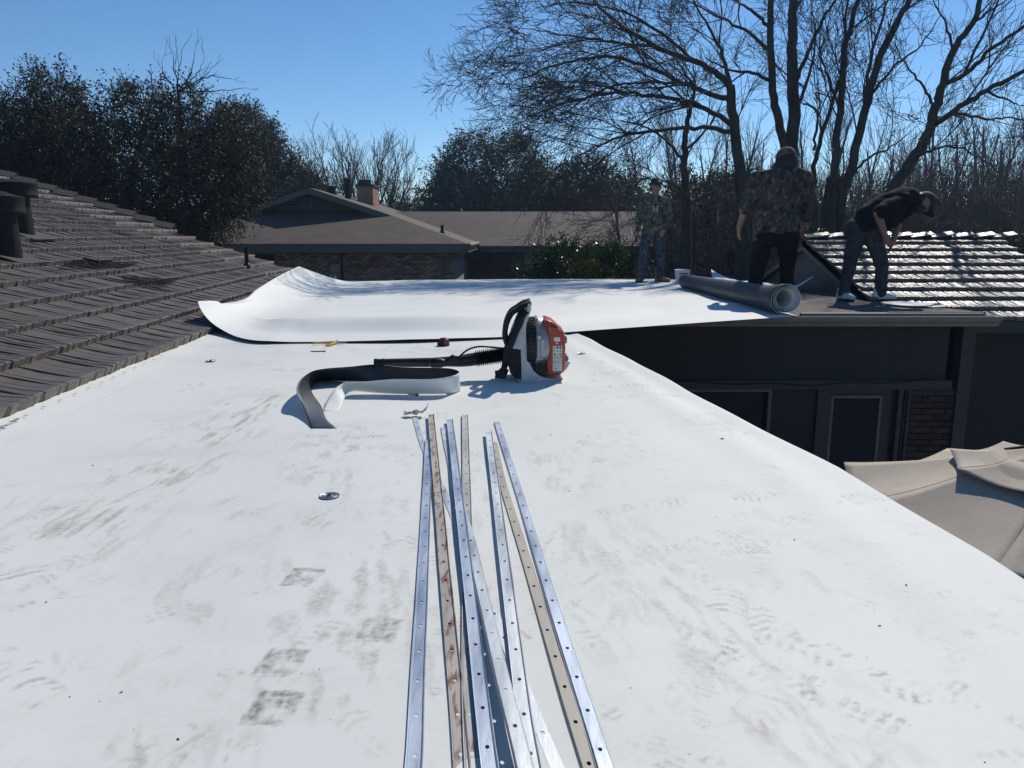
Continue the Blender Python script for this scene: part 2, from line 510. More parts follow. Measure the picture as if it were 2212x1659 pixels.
# ================================================================ left wing with shake roof
LA = math.radians(5.0)
DU = Vector((-math.sin(LA), math.cos(LA), 0)); DV = Vector((-math.cos(LA), -math.sin(LA), 0))
SL = 1 / 3.0
AL = math.atan(SL)
def LP(u, d, h=0.0):
    """point on the left roof: u along the eave, d up the slope (plan), h above the plane"""
    nrm = (DV * -math.sin(AL)) + Vector((0, 0, math.cos(AL)))
    return DU * u + DV * (1.875 + d) + Vector((0, 0, 0.022 + d * SL)) + nrm * h
UEND = 13.0
RIDGE_D = 5.1
def left_wing():
    root = thing("shake_roof_wing", "brown steel shake roof wing sloping up beside the white flat roof", "house roof")
    mb = MB()
    a, b, c, d = LP(-3, 0.02, -0.004), LP(UEND, 0.02, -0.004), LP(UEND, RIDGE_D, -0.004), LP(-3, RIDGE_D, -0.004)
    e = [q + Vector((0, 0, -0.09)) for q in (a, b, c, d)]
    mb._add([a, b, c, d] + e, [(0, 1, 2, 3), (7, 6, 5, 4), (0, 4, 5, 1), (1, 5, 6, 2), (2, 6, 7, 3), (3, 7, 4, 0)])
    mb.build("roof_deck", M['deck'], root)
    mb = MB()   # far slope
    a, b = LP(-3, RIDGE_D, -0.01), LP(UEND, RIDGE_D, -0.01)
    off = DV * 4.5 + Vector((0, 0, -1.5))
    mb._add([a, b, b + off, a + off, a - Vector((0, 0, .1)), b - Vector((0, 0, .1)), b + off - Vector((0, 0, .1)), a + off - Vector((0, 0, .1))],
            [(0, 1, 2, 3), (7, 6, 5, 4), (0, 4, 5, 1), (1, 5, 6, 2), (2, 6, 7, 3), (3, 7, 4, 0)])
    mb.build("roof_deck", M['shake_l'], root)
    mb = MB()   # gable wall below the rake
    def g(u, d, z): q = LP(u, d); return Vector((q.x, q.y, z))
    w0 = [g(UEND - .3, 0.3, ZG), g(UEND - .3, 9.3, ZG), g(UEND - .3, 9.3, 0.3), LP(UEND - .3, RIDGE_D, -.12), LP(UEND - .3, .3, -.12)]
    w1 = [q - DU * 0.2 for q in w0]
    mb._add(w0 + w1, [(0, 1, 2, 3, 4), (9, 8, 7, 6, 5)] + [(i, i + 5, (i + 1) % 5 + 5, (i + 1) % 5) for i in range(5)])
    mb.build("wall", M['siding'], root)
    mb = MB()
    a = LP(-3, .3); b = LP(UEND - .5, .3)
    mb.quad(Vector((a.x, a.y, ZG)), Vector((b.x, b.y, ZG)), b + Vector((0, 0, -.03)), a + Vector((0, 0, -.03)))
    mb.build("wall", M['siding'], root)
    # drip edge
    mb = MB(); mb.tube([LP(-3, -0.012, -0.018), LP(UEND, -0.012, -0.018)], 0.008, 6)
    mb.build("drip_edge", M['black'], root)
    # tiles
    fr = []
    ex = 0.30
    rot = Matrix(((DU.x, DV.x * math.cos(AL), 0, 0), (DU.y, DV.y * math.cos(AL), 0, 0), (0, math.sin(AL), 0, 0), (0, 0, 0, 1)))
    nrm = (DV * -math.sin(AL)) + Vector((0, 0, math.cos(AL)))
    for i in range(3): rot[i][2] = nrm[i]
    rr = random.Random(5)
    for k in range(17):
        u = -2.0 - rr.uniform(0, .2)
        wav = rr.uniform(0, 6)
        while u < UEND:
            w = rr.choice(TILE_W)
            uc = u + w / 2
            if uc > UEND - .03: break
            h = 0.002 * math.sin(uc * 1.9 + wav) + rr.uniform(-0.001, 0.001)
            dd = k * ex + 0.007 * math.sin(uc * 1.3 + wav * 2) + rr.uniform(-0.003, 0.003)
            p = LP(uc, dd, h)
            mt = Matrix.Translation(p) @ rot @ Matrix.Rotation(rr.uniform(-.008, .008), 4, 'Z') @ Matrix.Rotation(rr.uniform(-.003, .003), 4, 'X')
            fr.append((mt, w))
            u += w + 0.001
    lay_tiles(root, fr, TILES_L, 300)
    # rake caps: short bent plates that overlap down the rake
    mb = MB()
    w, L, t = 0.11, 0.36, 0.016
    prof = [(-w, -0.03), (0, 0.045), (w, -0.03)]
    V = []
    for (y, dz) in ((0, 0.05), (L, 0.0)):
        for (x, z) in prof: V.append((x, y, z + dz))
        for (x, z) in prof: V.append((x, y, z + dz - 0.02))
    mb._add(V, [(0, 1, 7, 6), (1, 2, 8, 7), (3, 9, 10, 4), (4, 10, 11, 5), (0, 3, 4, 1), (1, 4, 5, 2), (6, 7, 10, 9), (7, 8, 11, 10), (0, 6, 9, 3), (2, 5, 11, 8)])
    cap_me = mb.mesh("rake_cap", M['shake_l'])
    for k in range(9):
        o = link("rake_cap", cap_me, root)
        o.matrix_local = Matrix.Translation(LP(UEND + .02, 2.45 + k * 0.29, 0.045)) @ rot @ Matrix.Rotation(random.uniform(-.03, .03), 4, 'Z')
    cap_r = mb.mesh("ridge_cap", M['shake_l'])
    for k in range(12):
        o = link("ridge_cap", cap_r, root)
        o.matrix_local = Matrix.Translation(LP(UEND - .1 - k * .34, RIDGE_D, 0.02)) @ Matrix.Rotation(LA + math.pi, 4, 'Z')
    return root
left_wing()

def flue(label, u, d, r, rc, H):
    p = LP(u, d)
    t = thing("flue_vent", label, "vent", p, 0.0, "flue vents on the shake roof")
    mb = MB(); mb.lathe([(r * 1.12, -0.06), (r * 1.08, 0.05), (r * 1.02, H * 0.45), (r, H - 0.1)], n=28)
    mb.build("pipe", M['vent'], t, True)
    mb = MB()
    mb.lathe([(rc * .97, H - 0.16), (rc, H - 0.155), (rc * 1.02, H - 0.14), (rc, H - 0.13), (rc, H - 0.045), (rc * 1.025, H - 0.035), (rc * 1.01, H - 0.022), (rc * .55, H - 0.004), (0.02, H + 0.022)], n=32)
    mb.build("cap", M['vent'], t, True)
    mb = MB()
    nrm = (DV * -math.sin(AL)) + Vector((0, 0, math.cos(AL)))
    rot = Matrix((DU, DV * math.cos(AL) + Vector((0, 0, math.sin(AL))), nrm)).transposed()
    mb.box(rot @ Vector((0.02, -0.03, 0.045)), (rc * 2.6, rc * 2.2, 0.006), rot)
    mb.build("flashing", M['trim2'], t)
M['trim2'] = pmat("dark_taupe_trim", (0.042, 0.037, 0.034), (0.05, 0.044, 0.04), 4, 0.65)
M['vent'] = pmat("dark_brown_vent_paint", (0.010, 0.009, 0.009), (0.016, 0.014, 0.014), 6, 0.55, spec=0.2)
flue("dark flue vent with round cap, lower on the slope and nearer the flat roof", 6.75, 1.70, 0.10, 0.165, 0.53)
flue("dark flue vent with round cap, higher up the slope near the rake", 8.12, 2.28, 0.115, 0.19, 0.53)
def small_pipe():
    p = LP(11.25, 0.89)
    t = thing("plumbing_pipe", "thin dark plumbing pipe standing on the brown shake slope", "vent pipe", p)
    mb = MB(); mb.lathe([(0.028, -0.03), (0.028, 0.30), (0.022, 0.30), (0.022, 0.2)], n=14, cap=False); mb.build("pipe", M['vent'], t, True)
    mb = MB(); mb.lathe([(0.06, 0.02), (0.05, 0.06), (0.03, 0.085)], n=14, cap=False); mb.build("collar", M['black'], t, True)
small_pipe()

# ================================================================ flat roofed house in the middle
def XL(Y): return -(1.875 + 0.0 + Y * math.sin(LA)) / math.cos(LA)
_ey = [-2.0, 0.5, 1.84, 2.59, 3.97, 5.0, 6.0, 6.5, 7.8]
_ex = [1.33, 1.27, 1.225, 1.16, 0.945, 0.79, 0.63, 0.52, 0.50]
def XR(Y): return np.interp(Y, _ey, _ex)
def flat_house():
    root = thing("flat_roof_house", "flat roofed house with dark siding wall, glass door and taupe gutter", "house")
    # decks
    mb = MB()
    mb.prism([(XL(-2) - .1, -2), (XR(-2) - .05, -2), (XR(1.84) - .05, 1.84), (XR(3.97) - .05, 3.97), (XR(6.0) - .05, 6.0), (.45, 7.75), (XL(7.75) - .1, 7.75)], -0.2, -0.03, 'xy')
    mb.build("roof_deck", M['deck'], root)
    mb = MB()
    mb.prism([(XL(7.75) - .1, 7.752), (4.80, 7.752), (4.98, 8.35), (4.55, 9.4), (4.42, 9.5), (4.42, 13.9), (XL(13.9) - .1, 13.9)], -0.12, -0.014, 'xy')
    mb.build("roof_deck", M['flatroof'], root)
    # upturned edge strip over the gutter
    mb = MB(); mb.bx(2.9, 4.74, 7.70, 7.75, -0.02, 0.022); mb.build("edge_flashing", M['trim'], root)
    mb = MB(); mb.bx(3.8, 4.78, 7.752, 7.80, -0.013, 0.03); mb.build("edge_flashing", M['siding'], root)
    # gutter: ogee trough
    prof = [(7.75, -0.005), (7.75, -0.105), (7.66, -0.105), (7.645, -0.08), (7.612, -0.05), (7.595, -0.02), (7.595, 0.0), (7.607, 0.0), (7.607, -0.016), (7.62, -0.04), (7.655, -0.075), (7.672, -0.095), (7.74, -0.095), (7.74, -0.005)]
    mb = MB(); mb.prism(prof, 0.62, 4.86, 'yz'); mb.build("gutter", M['gutter'], root)
    # walls
    yw = 7.86
    zb = A(1700, 830, yw).z
    mb = MB(); mb.bx(0.5, 4.50, yw, yw + .12, zb, -0.06); mb.build("frieze_wall", M['siding'], root)
    mb = MB(); mb.bx(0.5, 4.56, yw - .035, yw - .002, zb - .05, zb + .045); mb.build("header_trim", M['trim2'], root)
    x_w1 = A(1658, 880, yw).x
    xd0, xd1 = A(1762, 900, yw).x, A(1962, 900, yw).x
    for (a, b) in ((0.5, x_w1 - 1.3), (x_w1 + .04, xd0)):
        mb = MB(); mb.bx(a, b, yw + .02, yw + .12, ZG, zb - .051); mb.build("wall_panel", M['siding'], root)
    # window
    wn_ = mb = MB(); mb.bx(x_w1 - 1.3, x_w1, yw + .07, yw + .10, -1.9, zb - .051)
    win = mb.build("window", M['glass'], root)
    mb = MB(); mb.bx(x_w1, x_w1 + .035, yw - .01, yw + .10, -1.9, zb - .052); mb.bx(x_w1 - 1.3, x_w1, yw - .01, yw + .069, zb - .08, zb - .052)
    mb.build("frame", M['trim'], win)
    mb = MB(); mb.bx(x_w1 - 1.35, x_w1 + .05, yw - .05, yw + .12, -2.0, -1.902); mb.build("sill", M['trim'], win)
    mb = MB(); mb.bx(x_w1 - 1.3, x_w1 + .04, yw + .02, yw + .12, ZG, -2.002); mb.build("wall_panel", M['siding'], root)
    # glass door
    x0, x1 = A(1790, 900, yw).x, A(1935, 900, yw).x
    mb = MB(); mb.bx(x0, x1, yw + .05, yw + .09, ZG + .03, zb - .052); door = mb.build("door", M['door'], root)
    la, lb = A(1790, 900, yw).x + .02, A(1905, 900, yw).x
    zt = A(1850, 855, yw).z
    mb = MB(); mb.bx(la + .03, lb - .03, yw + .035, yw + .049, ZG + .25, zt - .03); mb.build("pane", M['glass'], door)
    mb = MB()
    mb.bx(la, la + .03, yw + .02, yw + .049, ZG + .2, zt); mb.bx(lb - .03, lb, yw + .02, yw + .049, ZG + .2, zt)
    mb.bx(la + .03, lb - .03, yw + .02, yw + .049, zt - .03, zt); mb.bx(la + .03, lb - .03, yw + .02, yw + .049, ZG + .2, ZG + .24)
    mb.build("glazing_frame", M['trim'], door)
    mb = MB(); mb.tube([(lb + .06, yw + .05, -1.75), (lb + .06, yw - .01, -1.75), (lb - .03, yw - .01, -1.75)], .011, 8); mb.build("handle", M['metal'], door)
    for (a, b) in ((xd0, x0), (x1 + .002, x1 + .05), (x1 + .07, x1 + .1), (xd1 - .05, xd1)):
        mb = MB(); mb.bx(a, b, yw - .02, yw + .10, ZG, zb - .053); mb.build("door_jamb", M['trim2'], root)
    mb = MB(); mb.bx(x1, xd1 - .05, yw + .04, yw + .12, ZG, zb - .054); mb.build("door_side_panel", M['siding'], root)
    # brick pier
    xb0, xb1 = xd1 + .003, A(2066, 900, yw).x
    mb = MB(); mb.bx(xb0, xb1, yw + .03, yw + .15, ZG, zb - .052); pier = mb.build("brick_pier", M['mortar'], root)
    bw = (xb1 - xb0) / 2
    bme = MB(); bme.box((0, 0, 0), (bw - .01, .05, .057)); bme = bme.mesh("brick", M['brick'], bevel=.003)
    hme = MB(); hme.box((0, 0, 0), (bw / 2 - .01, .05, .057)); hme = hme.mesh("brick_half", M['brick'], bevel=.003)
    z = zb - .09; k = 0
    while z > ZG + .05:
        pos = [(xb0 + bw * .5, bme), (xb0 + bw * 1.5, bme)] if k % 2 == 0 else [(xb0 + bw * .25, hme), (xb0 + bw, bme), (xb0 + bw * 1.75, hme)]
        for x, me in pos: link("brick", me, pier, (x, yw + .02, z))
        z -= .067; k += 1
    # corner board and the recessed wall to the right
    xc0, xc1 = A(2072, 760, yw).x, A(2100, 760, yw).x
    mb = MB(); mb.bx(xc0, xc1, yw - .04, yw + .10, ZG, -0.07); mb.build("corner_board", M['trim2'], root)
    mb = MB(); mb.bx(xc1 - .06, xc1 - .002, yw + .101, 9.3, ZG, -.15); mb.build("return_wall", M['siding'], root)
    # loose cable hanging along the header
    pts = []
    for i in range(25):
        x = 1.6 + (4.5 - 1.6) * i / 24
        pts.append((x, yw - .05, zb + .03 - .035 * math.sin(math.pi * i / 24) ** 2 + .012 * math.sin(i * .9) + .02 * (i / 24)))
    mb = MB(); mb.tube(pts, .006, 6); mb.build("cable", M['black'], root)
    # side wall under the near roof edge, rear walls
    mb = MB()
    for (ya, yb) in ((-2, 1.84), (1.84, 3.97), (3.97, 6.0), (6.0, 7.84)):
        a, b = XR(ya) - .12, XR(yb) - .12
        mb.quad((a, ya, ZG), (b, yb, ZG), (b, yb, -.05), (a, ya, -.05))
    mb.build("side_wall", M['siding'], root)
    mb = MB(); mb.bx(XL(13.8), 4.4, 13.7, 13.8, ZG, -.121); mb.build("rear_wall", M['siding'], root)
    return root
M['door'] = pmat("navy_black_door", (0.012, 0.015, 0.02), (0.018, 0.021, 0.027), 6, 0.4)
flat_house()

# ================================================================ right wing with shake roof
RX0, RYR, RZR, RSL = 4.45, 12.0, 0.79, 0.305
RAL = math.atan(RSL)
def RP(x, d, h=0.0):
    """d: plan distance down from the ridge"""
    return Vector((x, RYR - d - h * math.sin(RAL), RZR - 0.045 - d * RSL + h * math.cos(RAL)))
def right_wing():
    root = thing("shake_roof_wing", "steel shake roof wing with glinting rows behind the bent over worker", "house roof")
    E = 3.06; HX = 7.38
    mb = MB()
    a, b, c, d = RP(RX0, E, -.01), RP(HX, E, -.01), RP(HX, 0, -.01), RP(RX0, 0, -.01)
    dn = Vector((0, 0, -.1))
    mb._add([a, b, c, d, a + dn, b + dn, c + dn, d + dn], [(0, 1, 2, 3), (7, 6, 5, 4), (0, 4, 5, 1), (1, 5, 6, 2), (2, 6, 7, 3), (3, 7, 4, 0)])
    # back slope and hip end
    e = Vector((RX0, RYR + 3.0, RZR - .05 - 3.0 * RSL)); f = Vector((HX, RYR + 3.0, RZR - .05 - 3.0 * RSL))
    mb._add([d, c, f, e, d + dn, c + dn, f + dn, e + dn], [(0, 1, 2, 3), (7, 6, 5, 4), (2, 6, 7, 3), (3, 7, 4, 0)])
    mb.build("roof_deck", M['deck'], root)
    # gable wall facing the flat roof, rake board, walls
    mb = MB()
    P = [(RYR - 3.05, -.30), (RYR, RZR - .14), (RYR + 2.9, -.25), (RYR + 2.9, ZG), (RYR - 3.05, ZG)]
    mb.prism(P, RX0 + .12, RX0 + .25, 'yz'); mb.build("gable_wall", M['gable'], root)
    mb = MB(); mb.prism(P, HX - .25, HX - .12, 'yz'); mb.build("gable_wall", M['gable'], root)
    mb = MB()
    for sgn, ln in ((-1, 3.06), (1, 3.0)):
        y1 = RYR + sgn * ln; z1 = RZR - .06 - ln * RSL
        mb.prism([(RYR, RZR - .06), (RYR, RZR - .22), (y1, z1 - .16), (y1, z1)], RX0 + (.0 if sgn < 0 else .003), RX0 + .04, 'yz')
    mb.build("rake_board", M['trim'], root)
    mb = MB(); mb.bx(4.46, 7.13, 9.30, 9.42, ZG, -.28); mb.build("wall", M['siding'], root)
    mb = MB(); mb.bx(5.0, HX - .01, 8.96, 9.30, -.30, -.28); mb.build("soffit", M['trim2'], root)
    mb = MB(); mb.bx(4.99, HX, 8.93, 8.955, -.33, -.2); mb.build("fascia", M['trim2'], root)
    rot = Matrix(((1, 0, 0, 0), (0, math.cos(RAL), -math.sin(RAL), 0), (0, math.sin(RAL), math.cos(RAL), 0), (0, 0, 0, 1)))
    rr = random.Random(9)
    fr = []
    for k in range(10):
        dd0 = E - k * 0.307
        x = RX0 + rr.uniform(-.03, .02); wav = rr.uniform(0, 6)
        x1 = HX - .05
        while x < x1:
            w = rr.choice(TILE_WR); xc = x + w / 2
            dd = dd0 + 0.008 * math.sin(xc * 1.7 + wav) + rr.uniform(-.005, .005)
            # the flat roof covers the lowest rows on the left
            if not (dd > 2.62 and xc < 4.5 + (dd - 2.6) * .9):
                mt = Matrix.Translation(RP(xc, dd, rr.uniform(0.0, .004))) @ rot @ Matrix.Rotation(rr.uniform(-.012, .012), 4, 'Z') @ Matrix.Rotation(rr.uniform(-.006, .004), 4, 'X')
                fr.append((mt, w))
            x += w + .001
    lay_tiles(root, fr, TILES_R, 300)
    # ridge caps
    mb = MB()
    w, L = 0.12, 0.36
    V = []
    for (x, dz) in ((0, 0.0), (L, 0.045)):
        for (y, z) in ((-w, -.03), (0, .012), (w, -.03)): V.append((x, y, z + dz))
        for (y, z) in ((-w, -.05), (0, -.01), (w, -.05)): V.append((x, y, z + dz))
    mb._add(V, [(0, 6, 7, 1), (1, 7, 8, 2), (3, 4, 10, 9), (4, 5, 11, 10), (0, 1, 4, 3), (1, 2, 5, 4), (6, 9, 10, 7), (7, 10, 11, 8), (0, 3, 9, 6), (2, 8, 11, 5)])
    cap = mb.mesh("ridge_cap", [M['shake']])
    x = RX0 + .02
    while x < HX:
        o = link("ridge_cap", cap, root, (x, RYR, RZR + .0)); o.rotation_euler = (0, random.uniform(-.02, .02), random.uniform(-.03, .03))
        x += .315
M['gable'] = pmat("beige_gable_paint", (0.12, 0.105, 0.088), (0.15, 0.132, 0.11), 3, 0.8)
right_wing()

# ================================================================ the neighbour's brick house
def neighbor():
    root = thing("neighbor_house", "low brick house with brown shingle roof, vented gable and chimney behind the flat roof", "house")
    XR0, XA, XL0 = -1.33, -6.7, -12.1
    YE, ZE, YG, ZR = 23.4, 0.54, 26.3, 2.33
    zg = ZE + (YG - YE) / 3; hw = (ZR - zg) * 3
    YB = 40.0
    t = Vector((0, 0, -.08))
    def slab(pts, m):
        mb = MB(); n = len(pts); pts = [Vector(p) for p in pts]
        mb._add(pts + [p + t for p in pts], [tuple(range(n)), tuple(range(2 * n - 1, n - 1, -1))] + [(i, i + n, (i + 1) % n + n, (i + 1) % n) for i in range(n)])
        return mb.build("roof_slope", m, root)
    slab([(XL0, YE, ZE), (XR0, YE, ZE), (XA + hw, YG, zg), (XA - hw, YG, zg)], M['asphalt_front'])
    # the side slopes run past the gable a little, with a rake overhang
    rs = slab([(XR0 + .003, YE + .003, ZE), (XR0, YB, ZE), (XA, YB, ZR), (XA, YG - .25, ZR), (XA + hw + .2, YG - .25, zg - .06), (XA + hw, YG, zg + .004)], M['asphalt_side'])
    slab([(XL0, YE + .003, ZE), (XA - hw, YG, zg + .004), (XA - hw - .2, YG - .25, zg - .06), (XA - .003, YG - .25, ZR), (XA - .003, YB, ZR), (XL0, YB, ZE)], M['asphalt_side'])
    # gable wall: louvred vent
    mb = MB(); mb.prism([(XA - hw - .1, zg - .1), (XA + hw + .1, zg - .1), (XA, ZR - .085)], YG + .10, YG + .2); mb.build("gable_wall", M['siding'], root)
    mb = MB(); mb.prism([(XA - hw * .8, zg + .14), (XA + hw * .8, zg + .14), (XA, ZR - .2)], YG + .085, YG + .099)
    vent = mb.build("gable_vent", M['black'], root)
    k = 0; z = zg + .16
    while z < ZR - .28:
        ww = (ZR - .2 - z) / (ZR - .34 - zg) * hw * .8 - .05
        mb = MB(); mb.box((XA, YG + .07, z), (2 * ww, .012, .075), Matrix.Rotation(.6, 3, 'X')); mb.build("louver", M['trim'], vent); z += .085
    mb = MB(); mb.bx(XA - .02, XA + .02, YG + .03, YG + .06, zg + .14, ZR - .3); mb.build("mullion", M['trim'], vent)
    for s in (-1, 1):     # rake boards
        mb = MB()
        x1, z1 = XA + s * (hw + .2), zg - .06
        y0 = YG - .27 if s > 0 else YG - .271
        mb.prism([(XA, ZR - .01), (XA, ZR - .20), (x1, z1 - .20), (x1, z1 - .01)], y0, y0 + .04)
        mb.build("rake_board", M['trim'], root)
    # fascia, soffit, walls
    mb = MB(); mb.bx(XL0, XR0 + .02, YE - .03, YE + .0, ZE - .27, ZE - .01); mb.build("fascia", M['trim'], root)
    mb = MB(); mb.bx(XR0 - .0, XR0 + .03, YE + .002, YB, ZE - .27, ZE - .012); mb.build("fascia", M['trim'], root)
    mb = MB(); mb.bx(XL0, XR0 - .01, YE + .003, YE + .6, ZE - .27, ZE - .25); mb.build("soffit", M['trim'], root)
    YW = YE + .45; XW = A(982, 570, YW).x
    wx0 = A(597, 560, YW).x
    zt = ZE - .30
    mb = MB(); mb.bx(-11.6, XW, YW + .03, YW + .2, ZG - .3, zt); mb.bx(XW - .2, XW, YW + .2, YB, ZG - .3, zt)
    wall = mb.build("wall", M['mortar2'], root)
    mb = MB(); mb.bx(-11.6, XW, YW - .02, YW + .2, zt + .002, ZE - .272); mb.build("frieze_board", M['trim'], root)
    # bricks of the wall in view
    bl, bh = 0.205, 0.073
    bme = MB(); bme.box((0, 0, 0), (bl - .012, .04, bh - .012)); bme = bme.mesh("brick", M['brick2'])
    rest = MB(); cnt = 0; k = 0
    z = zt - bh / 2
    while z > -2.6:
        x = XW - bl / 2 - (bl / 2 if k % 2 else 0)
        while x > wx0:
            c = (x, YW + .018 + random.uniform(-.003, .003), z)
            if cnt < 300 and z > -.80: link("brick", bme, wall, c); cnt += 1
            else: rest.box(c, (bl - .012, .04, bh - .012))
            x -= bl
        z -= bh; k += 1
    o = rest.build("brick_field", M['brick2'], wall); o["kind"] = "stuff"
    # soldier course is plain; window at the left
    mb = MB(); a = A(540, 560, YW).x; mb.bx(a - 1.2, wx0 - .06, YW - .0, YW + .026, -1.1, zt - .03); w = mb.build("window", M['glass'], root)
    mb = MB(); mb.bx(wx0 - .06, wx0 + .02, YW - .03, YW + .03, -1.15, zt - .001); mb.bx(a - 1.2, wx0 - .061, YW - .03, YW + .03, zt - .03, zt - .002); mb.build("frame", M['trim'], w)
    # meter boxes and conduit
    for (x0_, x1_, y0_, y1_) in ((716, 736, 570, 588), (712, 736, 590, 612)):
        p, q = A(x0_, y0_, YW), A(x1_, y1_, YW)
        mb = MB(); mb.bx(p.x, q.x, YW - .12, YW - .003, q.z, p.z); mb.build("meter_box", M['meter'], root, bevel=.01)
    p = A(739, 560, YW); mb = MB(); mb.tube([(p.x, YW - .04, zt), (p.x, YW - .04, -2.2)], .03, 8); mb.build("conduit", M['black'], root)
    mb = MB(); p = A(724, 600, YW); mb.lathe([(.10, -.14), (.10, -.2), (.06, -.22)], 'y', (p.x, YW, p.z), 16); mb.build("meter_dial", M['metal'], root, True)
    # downspout with elbow at the corner
    p = A(958, 570, YW - .06).x
    mb = MB(); mb.tube([(XR0 - .1, YE - .05, ZE - .16), (XR0 - .12, YE + .0, ZE - .3), (p + .25, YW - .12, ZE - .44), (p, YW - .06, ZE - .55), (p, YW - .06, -2.6)], .05, 8)
    mb.build("downspout", M['trim'], root)
    mb = MB(); mb.tube([(XR0 + .06, YE - .1, ZE - .05), (XR0 + .06, 29.6, ZE - .05)], .06, 8); mb.build("gutter", M['trim'], root)
    # chimney and vents on the right slope
    def slope_z(x): return ZR - (x - XA) / 3
    cx0, cx1, cy0, cy1 = A(772, 430, 31.0).x, A(806, 430, 31.0).x, 31.0, 32.2
    ztop = A(790, 402, 31.0).z
    mb = MB(); mb.bx(cx0, cx1, cy0, cy1, slope_z(cx1) - .3, ztop); ch = mb.build("chimney", M['chimney'], root)
    mb = MB(); mb.bx(cx0 - .05, cx1 + .05, cy0 - .05, cy1 + .05, ztop + .001, ztop + .07); mb.build("chimney_crown", M['mortar'], ch)
    mb = MB(); mb.bx(cx0 + .05, cx1 - .25, cy0 + .1, cy1 - .2, ztop + .072, ztop + .24); mb.build("spark_screen", M['black'], ch)
    mb = MB(); mb.bx(cx0 - .02, cx1 - .18, cy0 + .03, cy1 - .13, ztop + .242, ztop + .27); mb.build("chimney_cap", M['metal'], ch)
    for (dx, dy, YY, r, H) in ((752, 447, 29.0, .13, .75), (716, 425, 28.5, .2, .28)):
        x = A(dx, dy, YY).x; z = slope_z(x)
        mb = MB(); mb.lathe([(r * .8, z - .2), (r * .8, z + H - .12), (r, z + H - .12), (r, z + H - .03), (.03, z + H)], c=(x, YY, 0), n=16); mb.build("roof_vent", M['vent'], root, True)
    x = A(955, 490, 25.5).x; z = ZE + (XR0 - x) / 3
    mb = MB(); mb.lathe([(.10, z - .05), (.05, z + .1), (.05, z + .26)], c=(x, 25.5, 0), n=12); mb.build("roof_vent", M['vent'], root, True)
    # wing to the right: ridge along X
    YE2, YR2 = 29.5, 33.6
    z0 = A(1100, 529, YE2).z; z1 = A(1100, 457, YR2).z
    X1 = A(1560, 500, YE2).x
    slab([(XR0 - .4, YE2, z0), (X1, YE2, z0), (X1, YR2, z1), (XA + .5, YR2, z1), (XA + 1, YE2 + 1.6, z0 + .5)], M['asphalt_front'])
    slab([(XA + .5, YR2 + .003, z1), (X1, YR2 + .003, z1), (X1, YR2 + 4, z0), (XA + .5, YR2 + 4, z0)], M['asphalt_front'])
    mb = MB(); mb.bx(XR0 + .1, X1, YE2 - .04, YE2 - .002, z0 - .25, z0 - .01); mb.build("fascia", M['trim'], root)
    mb = MB(); mb.tube([(XR0 + .1, YE2 - .1, z0 - .07), (X1, YE2 - .1, z0 - .07)], .06, 8); mb.build("gutter", M['trim'], root)
    px0 = A(1142, 560, YE2).x
    mb = MB(); mb.bx(px0, X1 - .1, YE2 + .5, YE2 + .7, ZG - .2, z0 - .26)
    mb.bx(XW, px0, YE2 + 3.2, YE2 + 3.3, ZG - .2, z0 - .26); mb.build("wall", M['brickwall'], root)
    mb = MB(); mb.bx(px0 - .12, px0 - .002, YE2 + .1, YE2 + .25, ZG - .2, z0 - .26); mb.build("porch_post", M['trim'], root)
    mb = MB(); mb.bx(XW, px0 + .4, YE2 + .02, YE2 + 3.2, z0 - .29, z0 - .262); mb.build("porch_ceiling", M['trim2'], root)
    for (a, b) in ((1440, 1475), (1500, 1530)):
        mb = MB(); mb.bx(A(a, 570, YE2).x, A(b, 570, YE2).x, YE2 + .44, YE2 + .498, ZG, z0 - .45); mb.build("window", M['glass'], root)
M['mortar2'] = pmat("pale_mortar", (0.26, 0.23, 0.20), (0.32, 0.29, 0.25), 6, 0.95)
M['brick2'] = pmat("mixed_brown_brick", (0.16, 0.085, 0.065), (0.36, 0.25, 0.20), 4.5, 0.9, rand=0.55, contrast=(.4, .6))
M['brickwall'] = brick_mat("brown_brick_wall", (0.17, 0.09, 0.07), (0.28, 0.17, 0.13), (0.26, 0.23, 0.2), 1, 1, 0.205, 0.073, 0.012, 0.006, 'xz')
M['chimney'] = brick_mat("orange_brown_chimney_brick", (0.30, 0.13, 0.075), (0.42, 0.22, 0.13), (0.3, 0.26, 0.22), 1, 1, 0.205, 0.073, 0.010, 0.006, 'xz')
M['meter'] = pmat("grey_meter_box", (0.25, 0.26, 0.26), (0.3, 0.31, 0.31), 8, 0.5)
neighbor()
